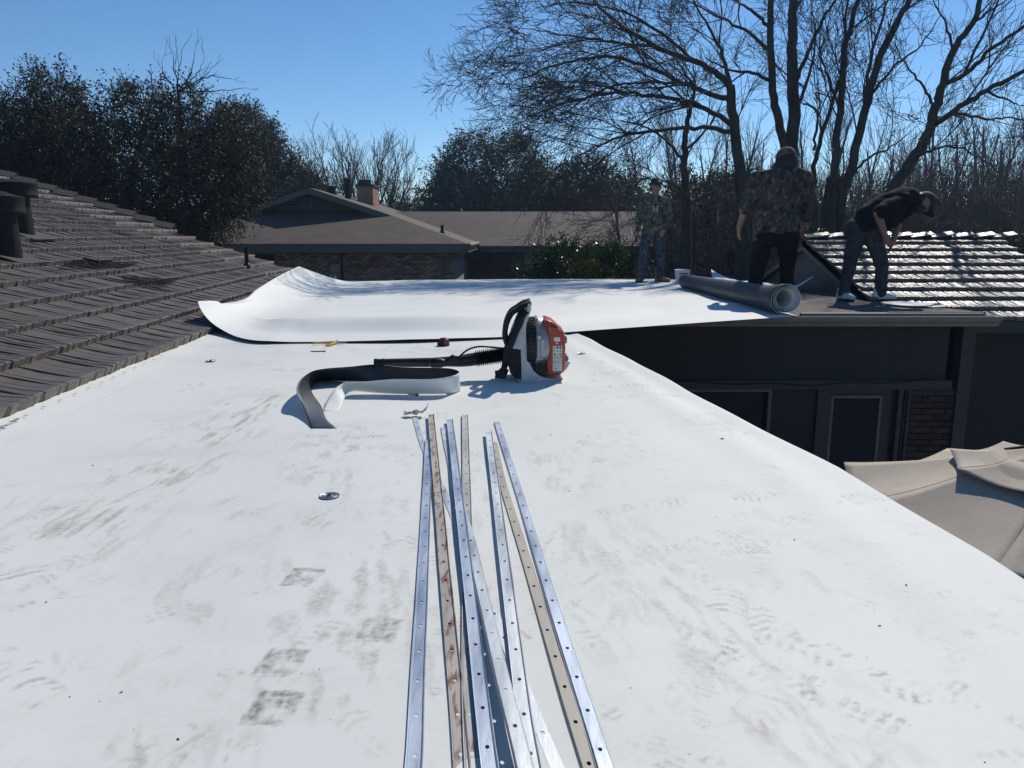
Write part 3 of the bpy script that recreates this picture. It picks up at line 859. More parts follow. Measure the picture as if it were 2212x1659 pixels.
# ================================================================ near white membrane with foot marks
def near_membrane():
    ys = np.concatenate([np.arange(-1.8, 0.85, 0.06), np.arange(0.85, 2.0, 0.006), np.arange(2.0, 4.0, 0.011), np.arange(4.0, 7.62, 0.026)])
    nc = 500
    s = np.linspace(0, 1, nc)
    xl = -(1.875 + 0.10 + ys * math.sin(LA)) / math.cos(LA)
    xr = np.interp(ys, _ey, _ex) + 0.006 * np.sin(ys * 3.1) + 0.004 * np.sin(ys * 7.7)
    X = xl[:, None] + (xr - xl)[:, None] * s[None, :]
    Y = np.repeat(ys[:, None], nc, 1)
    e = xr[:, None] - X                     # distance to the free edge
    l = X - xl[:, None]
    Z = 0.006 * (fbm(X * 1.6 + 3, Y * 1.1 + 7, 3) - .5) + 0.003 * np.sin(X * 5 + Y * 1.7)
    ridge = np.exp(-((e - 0.27 - 0.02 * np.sin(Y * 1.3)) / 0.09) ** 2)
    Z += 0.007 * ridge
    Z -= 0.004 * np.exp(-((e - 0.14) / 0.06) ** 2)
    Z += 0.035 * np.clip((0.42 - l) / 0.42, 0, 1) ** 2
    Z -= np.where(e < 0.05, 0.05 - np.sqrt(np.maximum(0.05 ** 2 - (0.05 - e) ** 2, 0)), 0) * 0.9
    # a last turn that hangs down over the edge
    Xd = np.repeat(xr[:, None], 4, 1) + np.array([0.004, 0.006, 0.004, 0.0])[None, :]
    Zd = Z[:, -1:] + np.array([-0.02, -0.05, -0.09, -0.13])[None, :] + 0.01 * np.sin(ys * 2.3)[:, None]
    X = np.concatenate([X, Xd], 1); Z = np.concatenate([Z, Zd], 1); Y = np.concatenate([Y, np.repeat(ys[:, None], 4, 1)], 1)
    R, C = X.shape
    # ---------------- dirt
    D = np.zeros_like(X); B = np.full_like(X, 0.25)
    patch = fbm(X * 6 + 20, Y * 4 + 40, 4)
    D += 0.09 * np.clip(fbm(X * 1.1 + 9, Y * .8 + 2, 4) - .38, 0, 1)
    D += 0.20 * np.clip(fbm(X * 3.2 + 19, Y * 5.1 + 22, 5) - .58, 0, 1) * 2
    # trodden areas: smeared streaks along the ways people walked
    def way(x0, y0, x1, y1, wd, k, brown, sx, sy, sd):
        a = G(x0, y0); b = G(x1, y1); d = (b - a); L2 = d.length; d.normalize()
        u_ = (X - a.x) * d.x + (Y - a.y) * d.y; v_ = (X - a.x) * d.y - (Y - a.y) * d.x
        env = np.exp(-(v_ / wd) ** 2) * np.clip((u_ + .2) / .3, 0, 1) * np.clip((L2 + .2 - u_) / .3, 0, 1)
        big = np.clip((fbm(u_ * 5 + sd, v_ * 6 + sd, 3) - .46) * 6, 0, 1)
        stk = np.clip((fbm(u_ * sx + sd * 3, v_ * sy + sd, 4) - .47) * 5, 0, 1)
        m_ = env * big * stk * k
        D[:] = np.maximum(D, m_); B[:] = np.where(m_ > .04, brown, B)
    way(0, 1260, 600, 850, .16, .62, .7, 9, 48, 3.0)
    way(60, 1130, 520, 860, .10, .45, .7, 9, 48, 8.0)
    way(700, 1640, 760, 930, .24, .42, .35, 14, 40, 13.0)
    way(1250, 1640, 1120, 960, .26, .34, .5, 10, 38, 21.0)
    way(1780, 1640, 1300, 1150, .24, .32, .45, 10, 44, 27.0)
    way(2100, 1600, 1500, 1080, .20, .22, .3, 10, 44, 33.0)
    way(420, 745, 1180, 765, .30, .30, .55, 8, 26, 37.0)
    way(300, 1650, 500, 1200, .25, .28, .4, 10, 34, 45.0)
    pr = random.Random(21)
    def local(cx, cy, ang, lim):
        m = (np.abs(X - cx) < lim) & (np.abs(Y - cy) < lim)
        if not m.any(): return None
        dx, dy = X[m] - cx, Y[m] - cy
        a = dx * math.sin(ang) + dy * math.cos(ang)      # along
        b = dx * math.cos(ang) - dy * math.sin(ang)      # across
        return m, a, b
    def foot(cx, cy, ang, k, style=0, brown=.25, part=2):
        q = local(cx, cy, ang, .24)
        if q is None: return
        m, a, b = q
        ph = pr.uniform(0, 6)
        w = np.where(a > 0.0, 0.052 * np.sqrt(np.clip(1 - ((a - .045) / .115) ** 2, 0, 1)), 0.037 * np.sqrt(np.clip(1 - ((a + .095) / .062) ** 4, 0, 1)))
        ins = np.clip((w - np.abs(b)) / .006, 0, 1)
        if part == 0: ins *= (a < -.02)
        if part == 1: ins *= (a > -.01)
        per = .017 if style == 0 else .026
        if style == 2:
            tread = ((np.sin(a * 2 * math.pi / .022 + ph) > -.4) & (np.sin(b * 2 * math.pi / .024 + ph) > -.75)).astype(float)
        else:
            tread = np.clip(np.sin((a + (0.5 if style else .15) * np.abs(b)) * 2 * math.pi / per + ph) * 2 + .4, 0, 1)
            tread = np.maximum(tread, .8 * (np.abs(np.abs(b) - w) < .007))
        worn = np.clip((fbm(a * 22 + cx * 31 + 50, b * 30 + cy * 17 + 50, 4) - .43) * 4.5, 0, 1) * (.55 + .9 * vnoise(a * 60 + cx * 5 + 70, b * 14 + 70))
        D[m] = np.maximum(D[m], k * ins * tread * worn)
        B[m] = np.where(ins > 0, brown, B[m])
    def heel(cx, cy, ang, k, w=.042, h=.05):
        q = local(cx, cy, ang, .12)
        if q is None: return
        m, a, b = q
        ins = np.clip((w - np.abs(b)) / .004, 0, 1) * np.clip((h - np.abs(a)) / .004, 0, 1)
        grid = 1 - .45 * ((np.abs(((b + .5) % .021) - .0105) < .0018) | (np.abs(((a + .5) % .034) - .017) < .002))
        st = np.clip((fbm(a * 26 + cx * 9, b * 50 + 30, 4) - .22) * 2.6, 0, 1)
        D[m] = np.maximum(D[m], k * ins * grid * st); B[m] = np.where(ins > 0, .05, B[m])
    def scuff(cx, cy, ang, ln, wd, k, brown):
        q = local(cx, cy, ang, ln * 1.1)
        if q is None: return
        m, a, b = q
        env = np.exp(-(a / ln * 1.7) ** 2 - (b / wd * 1.7) ** 2)
        st = np.clip((fbm(a * 14 + cx * 13 + 90, b * 75 + cy * 7 + 90, 4) - .46) * 6, 0, 1)
        D[m] = np.maximum(D[m], k * env * st); B[m] = np.where(env > .1, brown, B[m])
    for (x, y, k) in ((655, 1247, .8), (607, 1432, .75), (820, 1363, .7), (590, 1528, .9)):
        p = G(x, y); heel(p.x, p.y, .1, k)
    for (x, y, an, k) in ((40, 1240, .9, .75), (130, 1095, .5, .6), (215, 1118, .6, .55), (290, 1062, .5, .5), (362, 1005, .6, .5), (445, 962, .6, .55),
                          (500, 920, .6, .4), (420, 1000, .6, .5), (525, 890, .5, .4), (590, 850, .4, .35), (250, 1080, .6, .5), (165, 1140, .6, .5)):
        p = G(x, y); scuff(p.x, p.y, an, .13, .05, k * .9, .75); foot(p.x + .03, p.y + .02, an, k * .4, 1, .7)
    for (x, y, k) in ((700, 1130, .5), (760, 1110, .4), (670, 1120, .5), (745, 1020, .35), (830, 1165, .4), (1130, 1080, .35), (1150, 1120, .35), (1200, 1160, .4), (1270, 1250, .35),
                      (1330, 1330, .35), (1260, 1330, .35), (1540, 1440, .4), (1650, 1560, .45), (1500, 1400, .35), (1880, 1620, .4), (1760, 1500, .35), (300, 1620, .5), (420, 1600, .4)):
        p = G(x, y); scuff(p.x, p.y, pr.uniform(-.6, .8), .11, .045, k, .55)
    for (x, y, an, k, st, part) in ((860, 940, 1.2, .55, 0, 2), (1565, 1330, .3, .45, 1, 2), (1600, 1420, -.6, .5, 1, 2), (1690, 1390, 0., .4, 1, 1), (1820, 1430, -.7, .45, 1, 2), (1760, 1490, -.8, .4, 2, 2),
                                    (1550, 1190, 1.2, .4, 0, 2), (1830, 1080, 1.3, .45, 2, 1), (1390, 1090, 1.2, .35, 1, 2), (1400, 1180, 1.1, .35, 1, 2), (1580, 1078, 1.3, .4, 1, 1), (1330, 805, 1.2, .6, 1, 2),
                                    (1385, 805, 1.2, .6, 1, 2), (1345, 835, 1.3, .5, 1, 2), (1490, 850, 1.2, .5, 0, 2), (700, 925, .8, .4, 0, 2), (730, 940, .3, .4, 2, 1), (960, 1180, .1, .3, 1, 2), (500, 1200, .4, .25, 0, 2),
                                    (460, 1290, .9, .25, 2, 2), (760, 1420, .2, .4, 2, 1), (960, 790, 1.3, .35, 0, 2), (2120, 1520, -.8, .35, 0, 2), (1960, 1300, 1.2, .25, 1, 2), (1100, 1300, .1, .2, 2, 2)):
        p = G(x, y); foot(p.x, p.y, an, k, st, .2, part)
    for i in range(300):
        yy = pr.uniform(.95, 5.6); xx = pr.uniform(XL(yy) + .5, float(XR(yy)) - .12)
        c = pr.random()
        if c < .5: foot(xx, yy, pr.uniform(-1.0, 1.5), pr.uniform(.12, .42), pr.choice((0, 1, 2)), pr.uniform(.1, .5), pr.choice((0, 1, 2, 2)))
        else: scuff(xx, yy, pr.uniform(-.8, 1.3), pr.uniform(.04, .14), pr.uniform(.012, .05), pr.uniform(.1, .35), pr.uniform(.1, .7))
    for i in range(60):                     # small scratches
        yy = pr.uniform(.95, 5.0); xx = pr.uniform(XL(yy) + .3, float(XR(yy)) - .1)
        scuff(xx, yy, pr.uniform(0, 3), pr.uniform(.03, .12), .004, .4, .1)
    # faint line along the lap
    D[:, :l.shape[1]] += .10 * (np.abs(l - (.30)) < .006)
    D *= np.clip(e_full(e, C), 0.15, 1)
    V = np.stack([X, Y, Z], -1)
    idx = np.arange(R * C).reshape(R, C)
    F = np.stack([idx[:-1, :-1].ravel(), idx[:-1, 1:].ravel(), idx[1:, 1:].ravel(), idx[1:, :-1].ravel()], 1)
    me = mesh_np("roof_membrane", V, F, [M['tpo']], True)
    at = me.attributes.new("dirt", 'FLOAT_COLOR', 'POINT')
    cd = np.zeros((R * C, 4), np.float32); cd[:, 0] = np.clip(D, 0, 1).ravel(); cd[:, 1] = B.ravel(); cd[:, 3] = 1
    at.data.foreach_set("color", cd.ravel())
    o = link("roof_membrane", me)
    tag(o, "scuffed white roofing membrane laid flat with footprints, under the metal bars", "roof membrane")
    return X, Y, Z
def e_full(e, C):
    out = np.ones((e.shape[0], C)); out[:, :e.shape[1]] = np.clip(e / .12, 0, 1); out[:, e.shape[1]:] = 0
    return out
_mx, _my, _mz = near_membrane()
def memb_z(x, y):
    i = int(np.clip(np.searchsorted(_my[:, 0], y), 0, len(_my) - 1)); j = int(np.clip(np.searchsorted(_mx[i, :-4], x), 0, _mx.shape[1] - 5))
    return float(_mz[i, j])

def polyline_s(pts, n):
    """pts: list of (s, Vector); smooth resample at n values of s"""
    ss = np.array([p[0] for p in pts]); P = np.array([tuple(p[1]) for p in pts])
    dense = catmull(np.concatenate([ss[:, None], P], 1), 14)
    t = np.linspace(0, 1, n)
    return np.stack([np.interp(t, dense[:, 0], dense[:, k]) for k in (1, 2, 3)], 1)

def far_membrane():
    n, m = 130, 150
    Fp = polyline_s([(0, A(427, 652, 6.3)), (.03, A(437, 683, 6.22)), (.065, A(480, 712, 6.05)), (.12, G(545, 732, .035)), (.18, G(620, 740, .012)), (.3, G(780, 738, .012)), (.42, G(940, 733, .022)),
                     (.54, G(1090, 729, .012)), (.64, G(1250, 717, .012)), (.82, G(1500, 699, .0)), (1.0, G(1722, 684, .0))], n)
    Bp = polyline_s([(0, A(646, 600, 12.6)), (.025, A(660, 604, 13.0)), (.05, A(675, 606, 13.3)), (.09, G(700, 606.5, .01)), (.2, G(800, 606, .004)), (.4, G(990, 605, .004)), (.6, G(1180, 603.5, .004)), (.8, G(1340, 603, .004)), (1.0, G(1500, 603, .004))], n)
    t = np.linspace(0, 1, m) ** 1.25
    F0 = Fp.copy(); F0[:, 2] = np.minimum(F0[:, 2], .02)
    P = F0[None] * (1 - t)[:, None, None] + Bp[None] * t[:, None, None]
    s = np.linspace(0, 1, n)[None, :]
    # the left border: lies up on the shakes and curls
    Lc = polyline_s([(0, A(427, 652, 6.3)), (.12, A(452, 656, 6.6)), (.25, A(485, 656, 6.95)), (.4, A(530, 646, 7.55)), (.52, A(556, 625, 8.5)), (.75, A(602, 597, 10.1)), (.93, A(636, 580, 11.3)), (1.0, A(646, 576, 11.7))], m)
    Lc = np.stack([np.interp(t, np.linspace(0, 1, m), Lc[:, k]) for k in range(3)], 1)
    dl = Lc - P[:, 0, :]
    fx = np.clip(1 - s / .30, 0, 1) ** 1.3
    P[..., 0] += dl[:, None, 0] * fx; P[..., 1] += dl[:, None, 1] * fx * np.clip(t * 5, 0, 1)[:, None]
    dd = P[..., 0] * DV.x + P[..., 1] * DV.y - 1.875
    wr = .05
    ramp = lambda q_: (wr / 3) * np.log1p(np.exp(np.clip((q_ + .20) / wr, -40, 40)))
    dL = dd[:, :1]
    curl = np.maximum(Lc[:, 2:3] - ramp(dL) - P[:, :1, 2], .01)
    P[..., 2] += ramp(dd) + curl * np.clip((dd + .15) / (dL + .15), 0, 1) ** 3.2
    X, Y, Z = P[..., 0], P[..., 1], P[..., 2]
    Z += 0.004
    q = Y - Fp[None, :, 1]
    win = np.clip((s - .07) / .12, 0, 1) * np.clip((.80 - s) / .22, 0, 1)
    q0 = .42 + .05 * np.sin(s * 9)
    up = np.clip((q - q0) / .42, 0, 1); up = up * up * (3 - 2 * up)
    dn = np.clip((q - q0 - .5) / 1.8, 0, 1); dn = dn * dn * (3 - 2 * dn)
    Z += .085 * win * up * (1 - dn)
    # soft folds
    Z += .02 * np.exp(-((q - (.9 + 2.2 * (.16 - s))) / .1) ** 2) * np.clip(1 - np.abs(s - .13) / .07, 0, 1)
    Z += (.012 * (fbm(X * .8 + 11, Y * 1.7 + 3, 3) - .45)) * np.clip((s - .04) / .12, 0, 1) * np.clip(q / .5, 0, 1) * np.clip(t[:, None] * 0 + (1 - t[:, None]) * 6, 0, 1)
    Z += .005 * np.sin(Y * 4.2 + X * .6) * np.clip(q, 0, 1) * np.clip((s - .08) / .12, 0, 1)
    floor = np.where(X > -2.2, .001, -1)
    Z = np.maximum(Z, np.where(s < .06, -1, .0015))
    o = sheet("roof_membrane", np.stack([X, Y, Z], -1), .0025, M['tpo2'], M['tpo_back'], up=False)
    tag(o, "loose clean white membrane sheet with curled up corners over the far flat roof", "roof membrane")
far_membrane()

def flap():
    n, m = 60, 16
    Bp = polyline_s([(0, A(1536, 583, 13.6)), (.08, A(1548, 590, 13.55)), (.22, G(1585, 603, .03)), (.5, G(1639, 610, .004)), (.74, G(1685, 616, .004)), (.86, G(1715, 619, .03)), (1, A(1757, 598, 11.2))], n)
    Fp = polyline_s([(0, G(1540, 620, .006)), (.22, G(1585, 625, .006)), (.5, G(1640, 627, .006)), (.74, G(1685, 626, .006)), (.88, G(1717, 624, .02)), (1, A(1756, 601, 11.0))], n)
    t = np.linspace(0, 1, m)
    P = Fp[None] * (1 - t)[:, None, None] + Bp[None] * t[:, None, None]
    P[..., 2] += .006 + .008 * np.sin(P[..., 0] * 6)
    o = sheet("roof_membrane", P, .0025, M['tpo2'], M['tpo_back'], up=False)
    tag(o, "white membrane flap with two curled corners behind the rolled up sheet", "roof membrane")
    a = [G(1900, 654, .012), G(1930, 651, .012), G(1965, 651.5, .015), G(2003, 654, .03), G(2034, 656, .05)]
    b = [G(1901, 655, .006), G(1930, 659, .004), G(1962, 661.5, .004), G(2000, 661.5, .01), G(2033, 658, .03)]
    a = catmull(a, 6); b = catmull(b, 6)
    tt = np.linspace(0, 1, 8)
    P = b[None] * (1 - tt)[:, None, None] + a[None] * tt[:, None, None]
    P[..., 2] += .012 * np.sin(np.pi * tt)[:, None]
    o = sheet("membrane_offcut", P, .0022, M['tpo2'], M['tpo_back'], up=False)
    tag(o, "small leaf shaped white membrane offcut at the bending worker's feet", "membrane offcut")
flap()

def roll():
    p0 = G(1694, 681, .0); p1 = G(1480, 623, .0)
    ax = (p1 - p0); L = ax.length; ax.normalize()
    side = Vector((ax.y, -ax.x, 0)); up = Vector((0, 0, 1))
    turns = 4.2; nt = 150; ns = 40
    th = np.linspace(0, turns * 2 * math.pi, nt)
    s = np.linspace(0, 1, ns)
    TH, S = np.meshgrid(th, s, indexing='ij')
    fr = TH / th[-1]
    rin = .088 - .025 * S; rout = .138 - .034 * S
    r = rin + (rout - rin) * fr ** .9
    near = np.exp(-(S / .06) ** 2)
    r = r + near * fr ** 4 * .024                   # the outer turn flares open at the near end
    r += .002 * np.sin(TH * 3 + S * 4)
    off = L * (S) - .04 * fr * near                    # slightly telescoped
    ph = TH - th[-1] + math.radians(-100)
    zc = rout + near * .022 + .004
    base = np.array(p0)[None, None] + np.array(ax)[None, None] * off[..., None]
    P = base + np.array(side)[None, None] * (r * np.cos(ph))[..., None] + np.array(up)[None, None] * (zc + r * np.sin(ph))[..., None]
    P[..., 2] = np.maximum(P[..., 2], .006 + .003 * (1 - fr))
    t = thing("membrane_roll", "long loose roll of membrane, grey side out, lying on the white sheet", "membrane roll", p0)
    P = P - np.array(p0)
    o = sheet("wound_sheet", P, .0035, M['tpo_back'], M['tpo2'], t, up=False)
    return o
roll()

def strip():
    def zc(x, y, z): return G((1150 + x / 2.949) / 1.8228, (1400 + y / 2.949) / 1.8228, z)
    L = [(525, 853, .002), (400, 740, .003), (340, 590, .004), (255, 470, .004), (228, 400, .003), (270, 325, .002), (370, 288, .002), (600, 302, .002), (740, 314, .002), (1120, 332, .002), (1450, 345, .002),
         (1750, 350, .002), (1900, 370, .002), (1952, 400, .002), (1850, 440, .002), (1600, 450, .002), (1200, 445, .004), (900, 426, .012), (720, 412, .02), (640, 440, .02), (606, 505, .016), (570, 595, .005), (528, 654, .002)]
    U = [(215, 853, .002), (165, 720, .02), (105, 560, .05), (55, 430, .085), (60, 345, .1), (110, 265, .1), (230, 182, .1), (400, 149, .1), (680, 128, .1), (960, 104, .102), (1300, 136, .1),
         (1650, 141, .1), (1850, 152, .1), (1942, 190, .1), (1850, 240, .096), (1600, 276, .088), (1200, 276, .088), (870, 302, .08), (650, 306, .078), (560, 340, .07), (490, 395, .055), (405, 525, .02), (357, 650, .002)]
    a = catmull([zc(*p) for p in L], 7); b = catmull([zc(*p) for p in U], 7)
    tt = np.linspace(0, 1, 7)
    P = a[:, None, :] * (1 - tt)[None, :, None] + b[:, None, :] * tt[None, :, None]
    P[..., 2] = np.maximum(P[..., 2], .003)
    o = sheet("membrane_strip", P, .002, M['tpo_dark'], M['tpo2'], up=True)
    tag(o, "long cut membrane strip standing on edge in a loop, white outside and charcoal inside", "membrane strip")
strip()
# ================================================================ termination bars
def bar_mat(name, c1, c2, rough, rust=0.0, metal=0.9):
    m = pmat(name, c1, c2, 7, rough, metal=metal, stretch=(3.0, .5, 1), rough2=min(rough + .22, .9), bump=.0003, bscale=40)
    if rust > 0:
        nt = m.node_tree; N = nt.nodes; L = nt.links; b = N["Principled BSDF"]
        prev = b.inputs["Base Color"].links[0].from_socket
        tc = N.new("ShaderNodeTexCoord"); mp = N.new("ShaderNodeMapping"); mp.inputs["Scale"].default_value = (48, 9, 1)
        L.new(tc.outputs["Object"], mp.inputs[0])
        nz = N.new("ShaderNodeTexNoise"); nz.inputs["Scale"].default_value = 1.6; nz.inputs["Detail"].default_value = 7
        L.new(mp.outputs[0], nz.inputs["Vector"])
        cr = N.new("ShaderNodeValToRGB"); cr.color_ramp.elements[0].position = .62 - rust * .3; cr.color_ramp.elements[1].position = .72 - rust * .25
        L.new(nz.outputs[0], cr.inputs[0])
        mx = N.new("ShaderNodeMix"); mx.data_type = 'RGBA'; mx.inputs["B"].default_value = (.17, .07, .03, 1)
        L.new(cr.outputs[0], mx.inputs["Factor"]); L.new(prev, mx.inputs["A"]); L.new(mx.outputs["Result"], b.inputs["Base Color"])
        inv = N.new("ShaderNodeMath"); inv.operation = 'SUBTRACT'; inv.inputs[0].default_value = metal; inv.use_clamp = True
        L.new(cr.outputs[0], inv.inputs[1]); L.new(inv.outputs[0], b.inputs["Metallic"])
    return m
M['bar_new'] = bar_mat("bright_galvanised_bar", (.36, .385, .41), (.50, .53, .56), .42)
M['bar_blue'] = bar_mat("smooth_galvanised_bar", (.30, .345, .41), (.40, .45, .53), .38)
M['bar_dull'] = bar_mat("dull_aluminium_bar", (.28, .265, .235), (.40, .38, .34), .55, metal=.5)
M['bar_rust'] = bar_mat("rusty_dull_bar", (.30, .28, .25), (.42, .40, .365), .55, rust=.38, metal=.45)
M['bar_dirty'] = bar_mat("stained_bar", (.32, .32, .315), (.44, .44, .43), .5, rust=.05, metal=.55)

def bar(label, pts, mat, lips=1, w=.0268, hole0=.03, group=None):
    """pts: (x, y, z) in the close view of the bars; z the height of the bar's bottom"""
    W = [G((1400 + x / 1.1255) / 1.8228, (1550 + y / 1.1255) / 1.8228, z) for x, y, z in pts]
    # carry on beyond the last point so that the bar is about 3 m long
    d = (W[-1] - W[-2]); d.z = 0; d.normalize()
    ln = sum((W[i + 1] - W[i]).length for i in range(len(W) - 1))
    stp = (W[-1] - W[-2]).length; left = max(3.05 - ln, .15); k_ = 0
    while left > 0 and k_ < 12:
        q_ = W[-1] + d * min(stp, left); q_.z = max(.003, W[-1].z * .8); left -= stp; k_ += 1
        W.append(q_)
    dense = catmull(W, 16)
    seg = np.linalg.norm(np.diff(dense, axis=0), axis=1); s = np.concatenate([[0], np.cumsum(seg)]); T = s[-1]
    org = np.array(W[0])
    def at(q):
        p = np.array([np.interp(q, s, dense[:, k]) for k in range(3)])
        p1 = np.array([np.interp(min(q + .02, T), s, dense[:, k]) for k in range(3)]); p0 = np.array([np.interp(max(q - .02, 0), s, dense[:, k]) for k in range(3)])
        t = p1 - p0; t /= np.linalg.norm(t)
        side = np.array([t[1], -t[0], 0]); side /= np.linalg.norm(side)
        n = np.cross(side, t)
        return p - org, side, n
    V = []; F = []
    hw = w / 2
    def P(q, a, h=0.0):
        p, sd, n = at(q); V.append(tuple(p + sd * a + n * h)); return len(V) - 1
    sp = .1016; hl = .0105; hr = .0042
    rows = []
    q = hole0
    cells = []
    while q < T - .02:
        cells.append(q); q += sp
    cuts = [0.0]
    for c in cells: cuts += [c - hl, c + hl]
    cuts.append(T)
    iw = hw - .0032
    lp = .0042 * lips
    prof = [(-hw, lp * 1.0), (-hw + .0012, lp), (-iw, 0), (iw, 0), (hw - .0012, lp), (hw, lp * 1.0)]
    def ring(qv): return [P(qv, a, h) for a, h in prof]
    prev = ring(0.0)
    for i in range(1, len(cuts)):
        a, b = cuts[i - 1], cuts[i]
        is_hole = (i % 2 == 0) and i < len(cuts) - 1 or (i % 2 == 0)
        if is_hole and i <= 2 * len(cells):
            nxt = ring(b)
            for k in (0, 1, 3, 4): F.append((prev[k], prev[k + 1], nxt[k + 1], nxt[k]))
            c = (a + b) / 2
            # web with a slotted hole
            ml, mr_ = P(c, -iw), P(c, iw); mb_, mt_ = P(a, 0), P(b, 0)
            out = [prev[2], mb_, prev[3], mr_, nxt[3], mt_, nxt[2], ml]
            angs = [225, 270, 315, 0, 45, 90, 135, 180]
            inn = [P(c + .0050 * math.sin(math.radians(g)), .0037 * math.cos(math.radians(g))) for g in angs]
            for k in range(8):
                k2 = (k + 1) % 8
                F.append((out[k], out[k2], inn[k2], inn[k]))
            prev = nxt
        else:
            m = 3
            for j in range(1, m + 1):
                nxt = ring(a + (b - a) * j / m)
                for k in range(5): F.append((prev[k], prev[k + 1], nxt[k + 1], nxt[k]))
                prev = nxt
    me = bpy.data.meshes.new("termination_bar")
    me.from_pydata(V, [], F); me.materials.append(mat)
    o = link("termination_bar", me, None, tuple(org))
    md = o.modifiers.new("thickness", 'SOLIDIFY'); md.thickness = .0014; md.offset = 0
    tag(o, label, "metal bar", group or "metal bars laid on the white membrane")
    return o
bar("smooth bluish metal bar, straight and outermost on the side of the looped strip", [(324, 205, .006), (320, 340, .005), (312, 525, .004), (303, 718, .003), (290, 985, .003), (277, 1230, .003), (265, 1547, .003), (258, 1659, .003)], M['bar_blue'], 1)
bar("rust streaked dull metal bar lying across the smooth bluish bar", [(334, 92, .014), (345, 215, .013), (365, 430, .010), (380, 595, .008), (391, 733, .006), (406, 900, .005), (425, 1110, .004), (451, 1388, .003), (472, 1659, .003)], M['bar_rust'], 1)
bar("metal bar slanting beneath all the others with its tip on a scrap of paper", [(262, 100, .004), (300, 230, .003), (403, 461, .003), (520, 750, .003), (640, 1037, .003), (802, 1440, .003), (895, 1659, .003)], M['bar_new'], -1, hole0=.02)
bar("stained pale metal bar mostly hidden beneath the brighter bluish bar", [(485, 95, .003), (492, 400, .003), (497, 700, .0035), (500, 1000, .0035), (503, 1277, .003), (512, 1500, .003), (522, 1659, .003)], M['bar_dirty'], 1, hole0=.05)
bar("bowed metal bar lifted off the membrane with a wide shadow beside it", [(390, 150, .004), (407, 240, .004), (440, 390, .006), (480, 540, .010), (514, 665, .014), (548, 818, .020), (593, 1010, .028), (650, 1253, .036), (688, 1400, .040), (732, 1573, .040), (752, 1659, .038)], M['bar_new'], -1, hole0=.025)
bar("bright bluish metal bar with raised lips crossing over the bowed bar", [(417, 115, .012), (440, 305, .016), (458, 465, .018), (478, 630, .017), (495, 779, .014), (517, 970, .012), (544, 1220, .010), (581, 1545, .010), (596, 1659, .010)], M['bar_blue'], 1)
bar("scuffed dull metal bar alongside its own shadow, crossing over the slanting bar", [(590, 170, .012), (600, 255, .012), (620, 410, .010), (646, 625, .010), (675, 853, .010), (700, 1055, .010), (733, 1317, .010), (755, 1480, .010), (786, 1659, .012)], M['bar_new'], 1)
bar("beige tarnished metal bar tight against the outer bright bar", [(612, 215, .004), (640, 350, .004), (662, 433, .003), (711, 590, .003), (753, 725, .003), (802, 890, .004), (867, 1105, .006), (950, 1375, .008), (1002, 1540, .008), (1040, 1659, .008)], M['bar_dull'], -1)
bar("bright bluish metal bar outermost on the side of the open roof edge", [(626, 125, .004), (660, 235, .004), (733, 463, .004), (806, 703, .005), (884, 957, .007), (957, 1184, .010), (1051, 1475, .013), (1107, 1651, .014)], M['bar_blue'], -1)

def paper_scrap():
    c = G(488, 897, 0)
    c = G((1400 + 265 / 1.1255) / 1.8228, (1550 + 98 / 1.1255) / 1.8228, .004)
    n = 14; X = np.linspace(-.05, .055, n); Y = np.linspace(-.02, .02, 8)
    XX, YY = np.meshgrid(X, Y, indexing='ij')
    r = np.random.default_rng(4)
    Z = .006 + .03 * np.abs(fbm(XX * 40 + 5, YY * 50 + 8, 2) - .5) * 2 + np.clip((XX - .015) / .04, 0, 1) ** 2 * .03
    XX = XX + r.normal(0, .002, XX.shape); YY = YY + r.normal(0, .002, YY.shape) + XX * .15
    o = sheet("paper_scrap", np.stack([XX, YY, Z], -1), .0008, M['scrap'], M['scrap'], up=True)
    for p in o.data.polygons: p.use_smooth = False
    o.location = c
    tag(o, "crumpled tan scrap of paper at the tip of the slanting bar", "paper")
M['scrap'] = pmat("tan_paper", (.45, .40, .33), (.6, .55, .47), 60, .8)
paper_scrap()

# ================================================================ round fastener plates, nails, small tools
def plate(dx, dy, label, r=.031):
    p = G(dx, dy, .004)
    t = thing("fastener_plate", label, "fastener plate", p, random.uniform(0, 3), "round fastener plates in the membrane")
    mb = MB(); mb.lathe([(r, 0), (r, .0015), (r * .92, .002), (r * .85, .0005), (r * .76, .0005), (r * .7, .0025), (r * .6, .0025), (r * .54, .0008), (r * .42, .0008), (r * .36, .003), (r * .26, .003), (.004, .001)], n=28)
    mb.build("plate", M['plate'], t, True)
    mb = MB(); mb.lathe([(.007, .001), (.007, .0045), (.005, .006), (.001, .006)], n=8); mb.build("screw_head", M['black'], t)
M['plate'] = pmat("galvanised_plate", (.22, .23, .24), (.36, .37, .39), 40, .42, metal=.9)
plate(712, 1071, "round ringed fastener plate beside the smooth bluish bar")
plate(1560, 950, "round ringed fastener plate near the open roof edge")
plate(455, 779, "round ringed fastener plate beside the brown shake eave")
plate(1256, 764, "round ringed fastener plate next to the blower's fuel tank")
plate(1003, 609 + 27, "flat fastener plate on the far loose sheet")
def nail(dx, dy, ang, label, ln=.10):
    p = G(dx, dy, .006)
    t = thing("roofing_screw", label, "screw", p, ang, "dropped dark screws")
    mb = MB(); mb.tube([(-ln / 2, 0, 0), (ln / 2 - .006, 0, 0)], .0032, 8); mb.build("shank", M['black'], t)
    mb = MB(); mb.lathe([(.0035, ln / 2 - .012), (.0075, ln / 2 - .002), (.007, ln / 2)], 'x', n=10); mb.build("head", M['black'], t)
nail(687, 759, 0.02, "long dark screw lying near the yellow handled snips")
nail(892, 852, -.25, "dark screw lying in the shadow of the looped strip", .055)

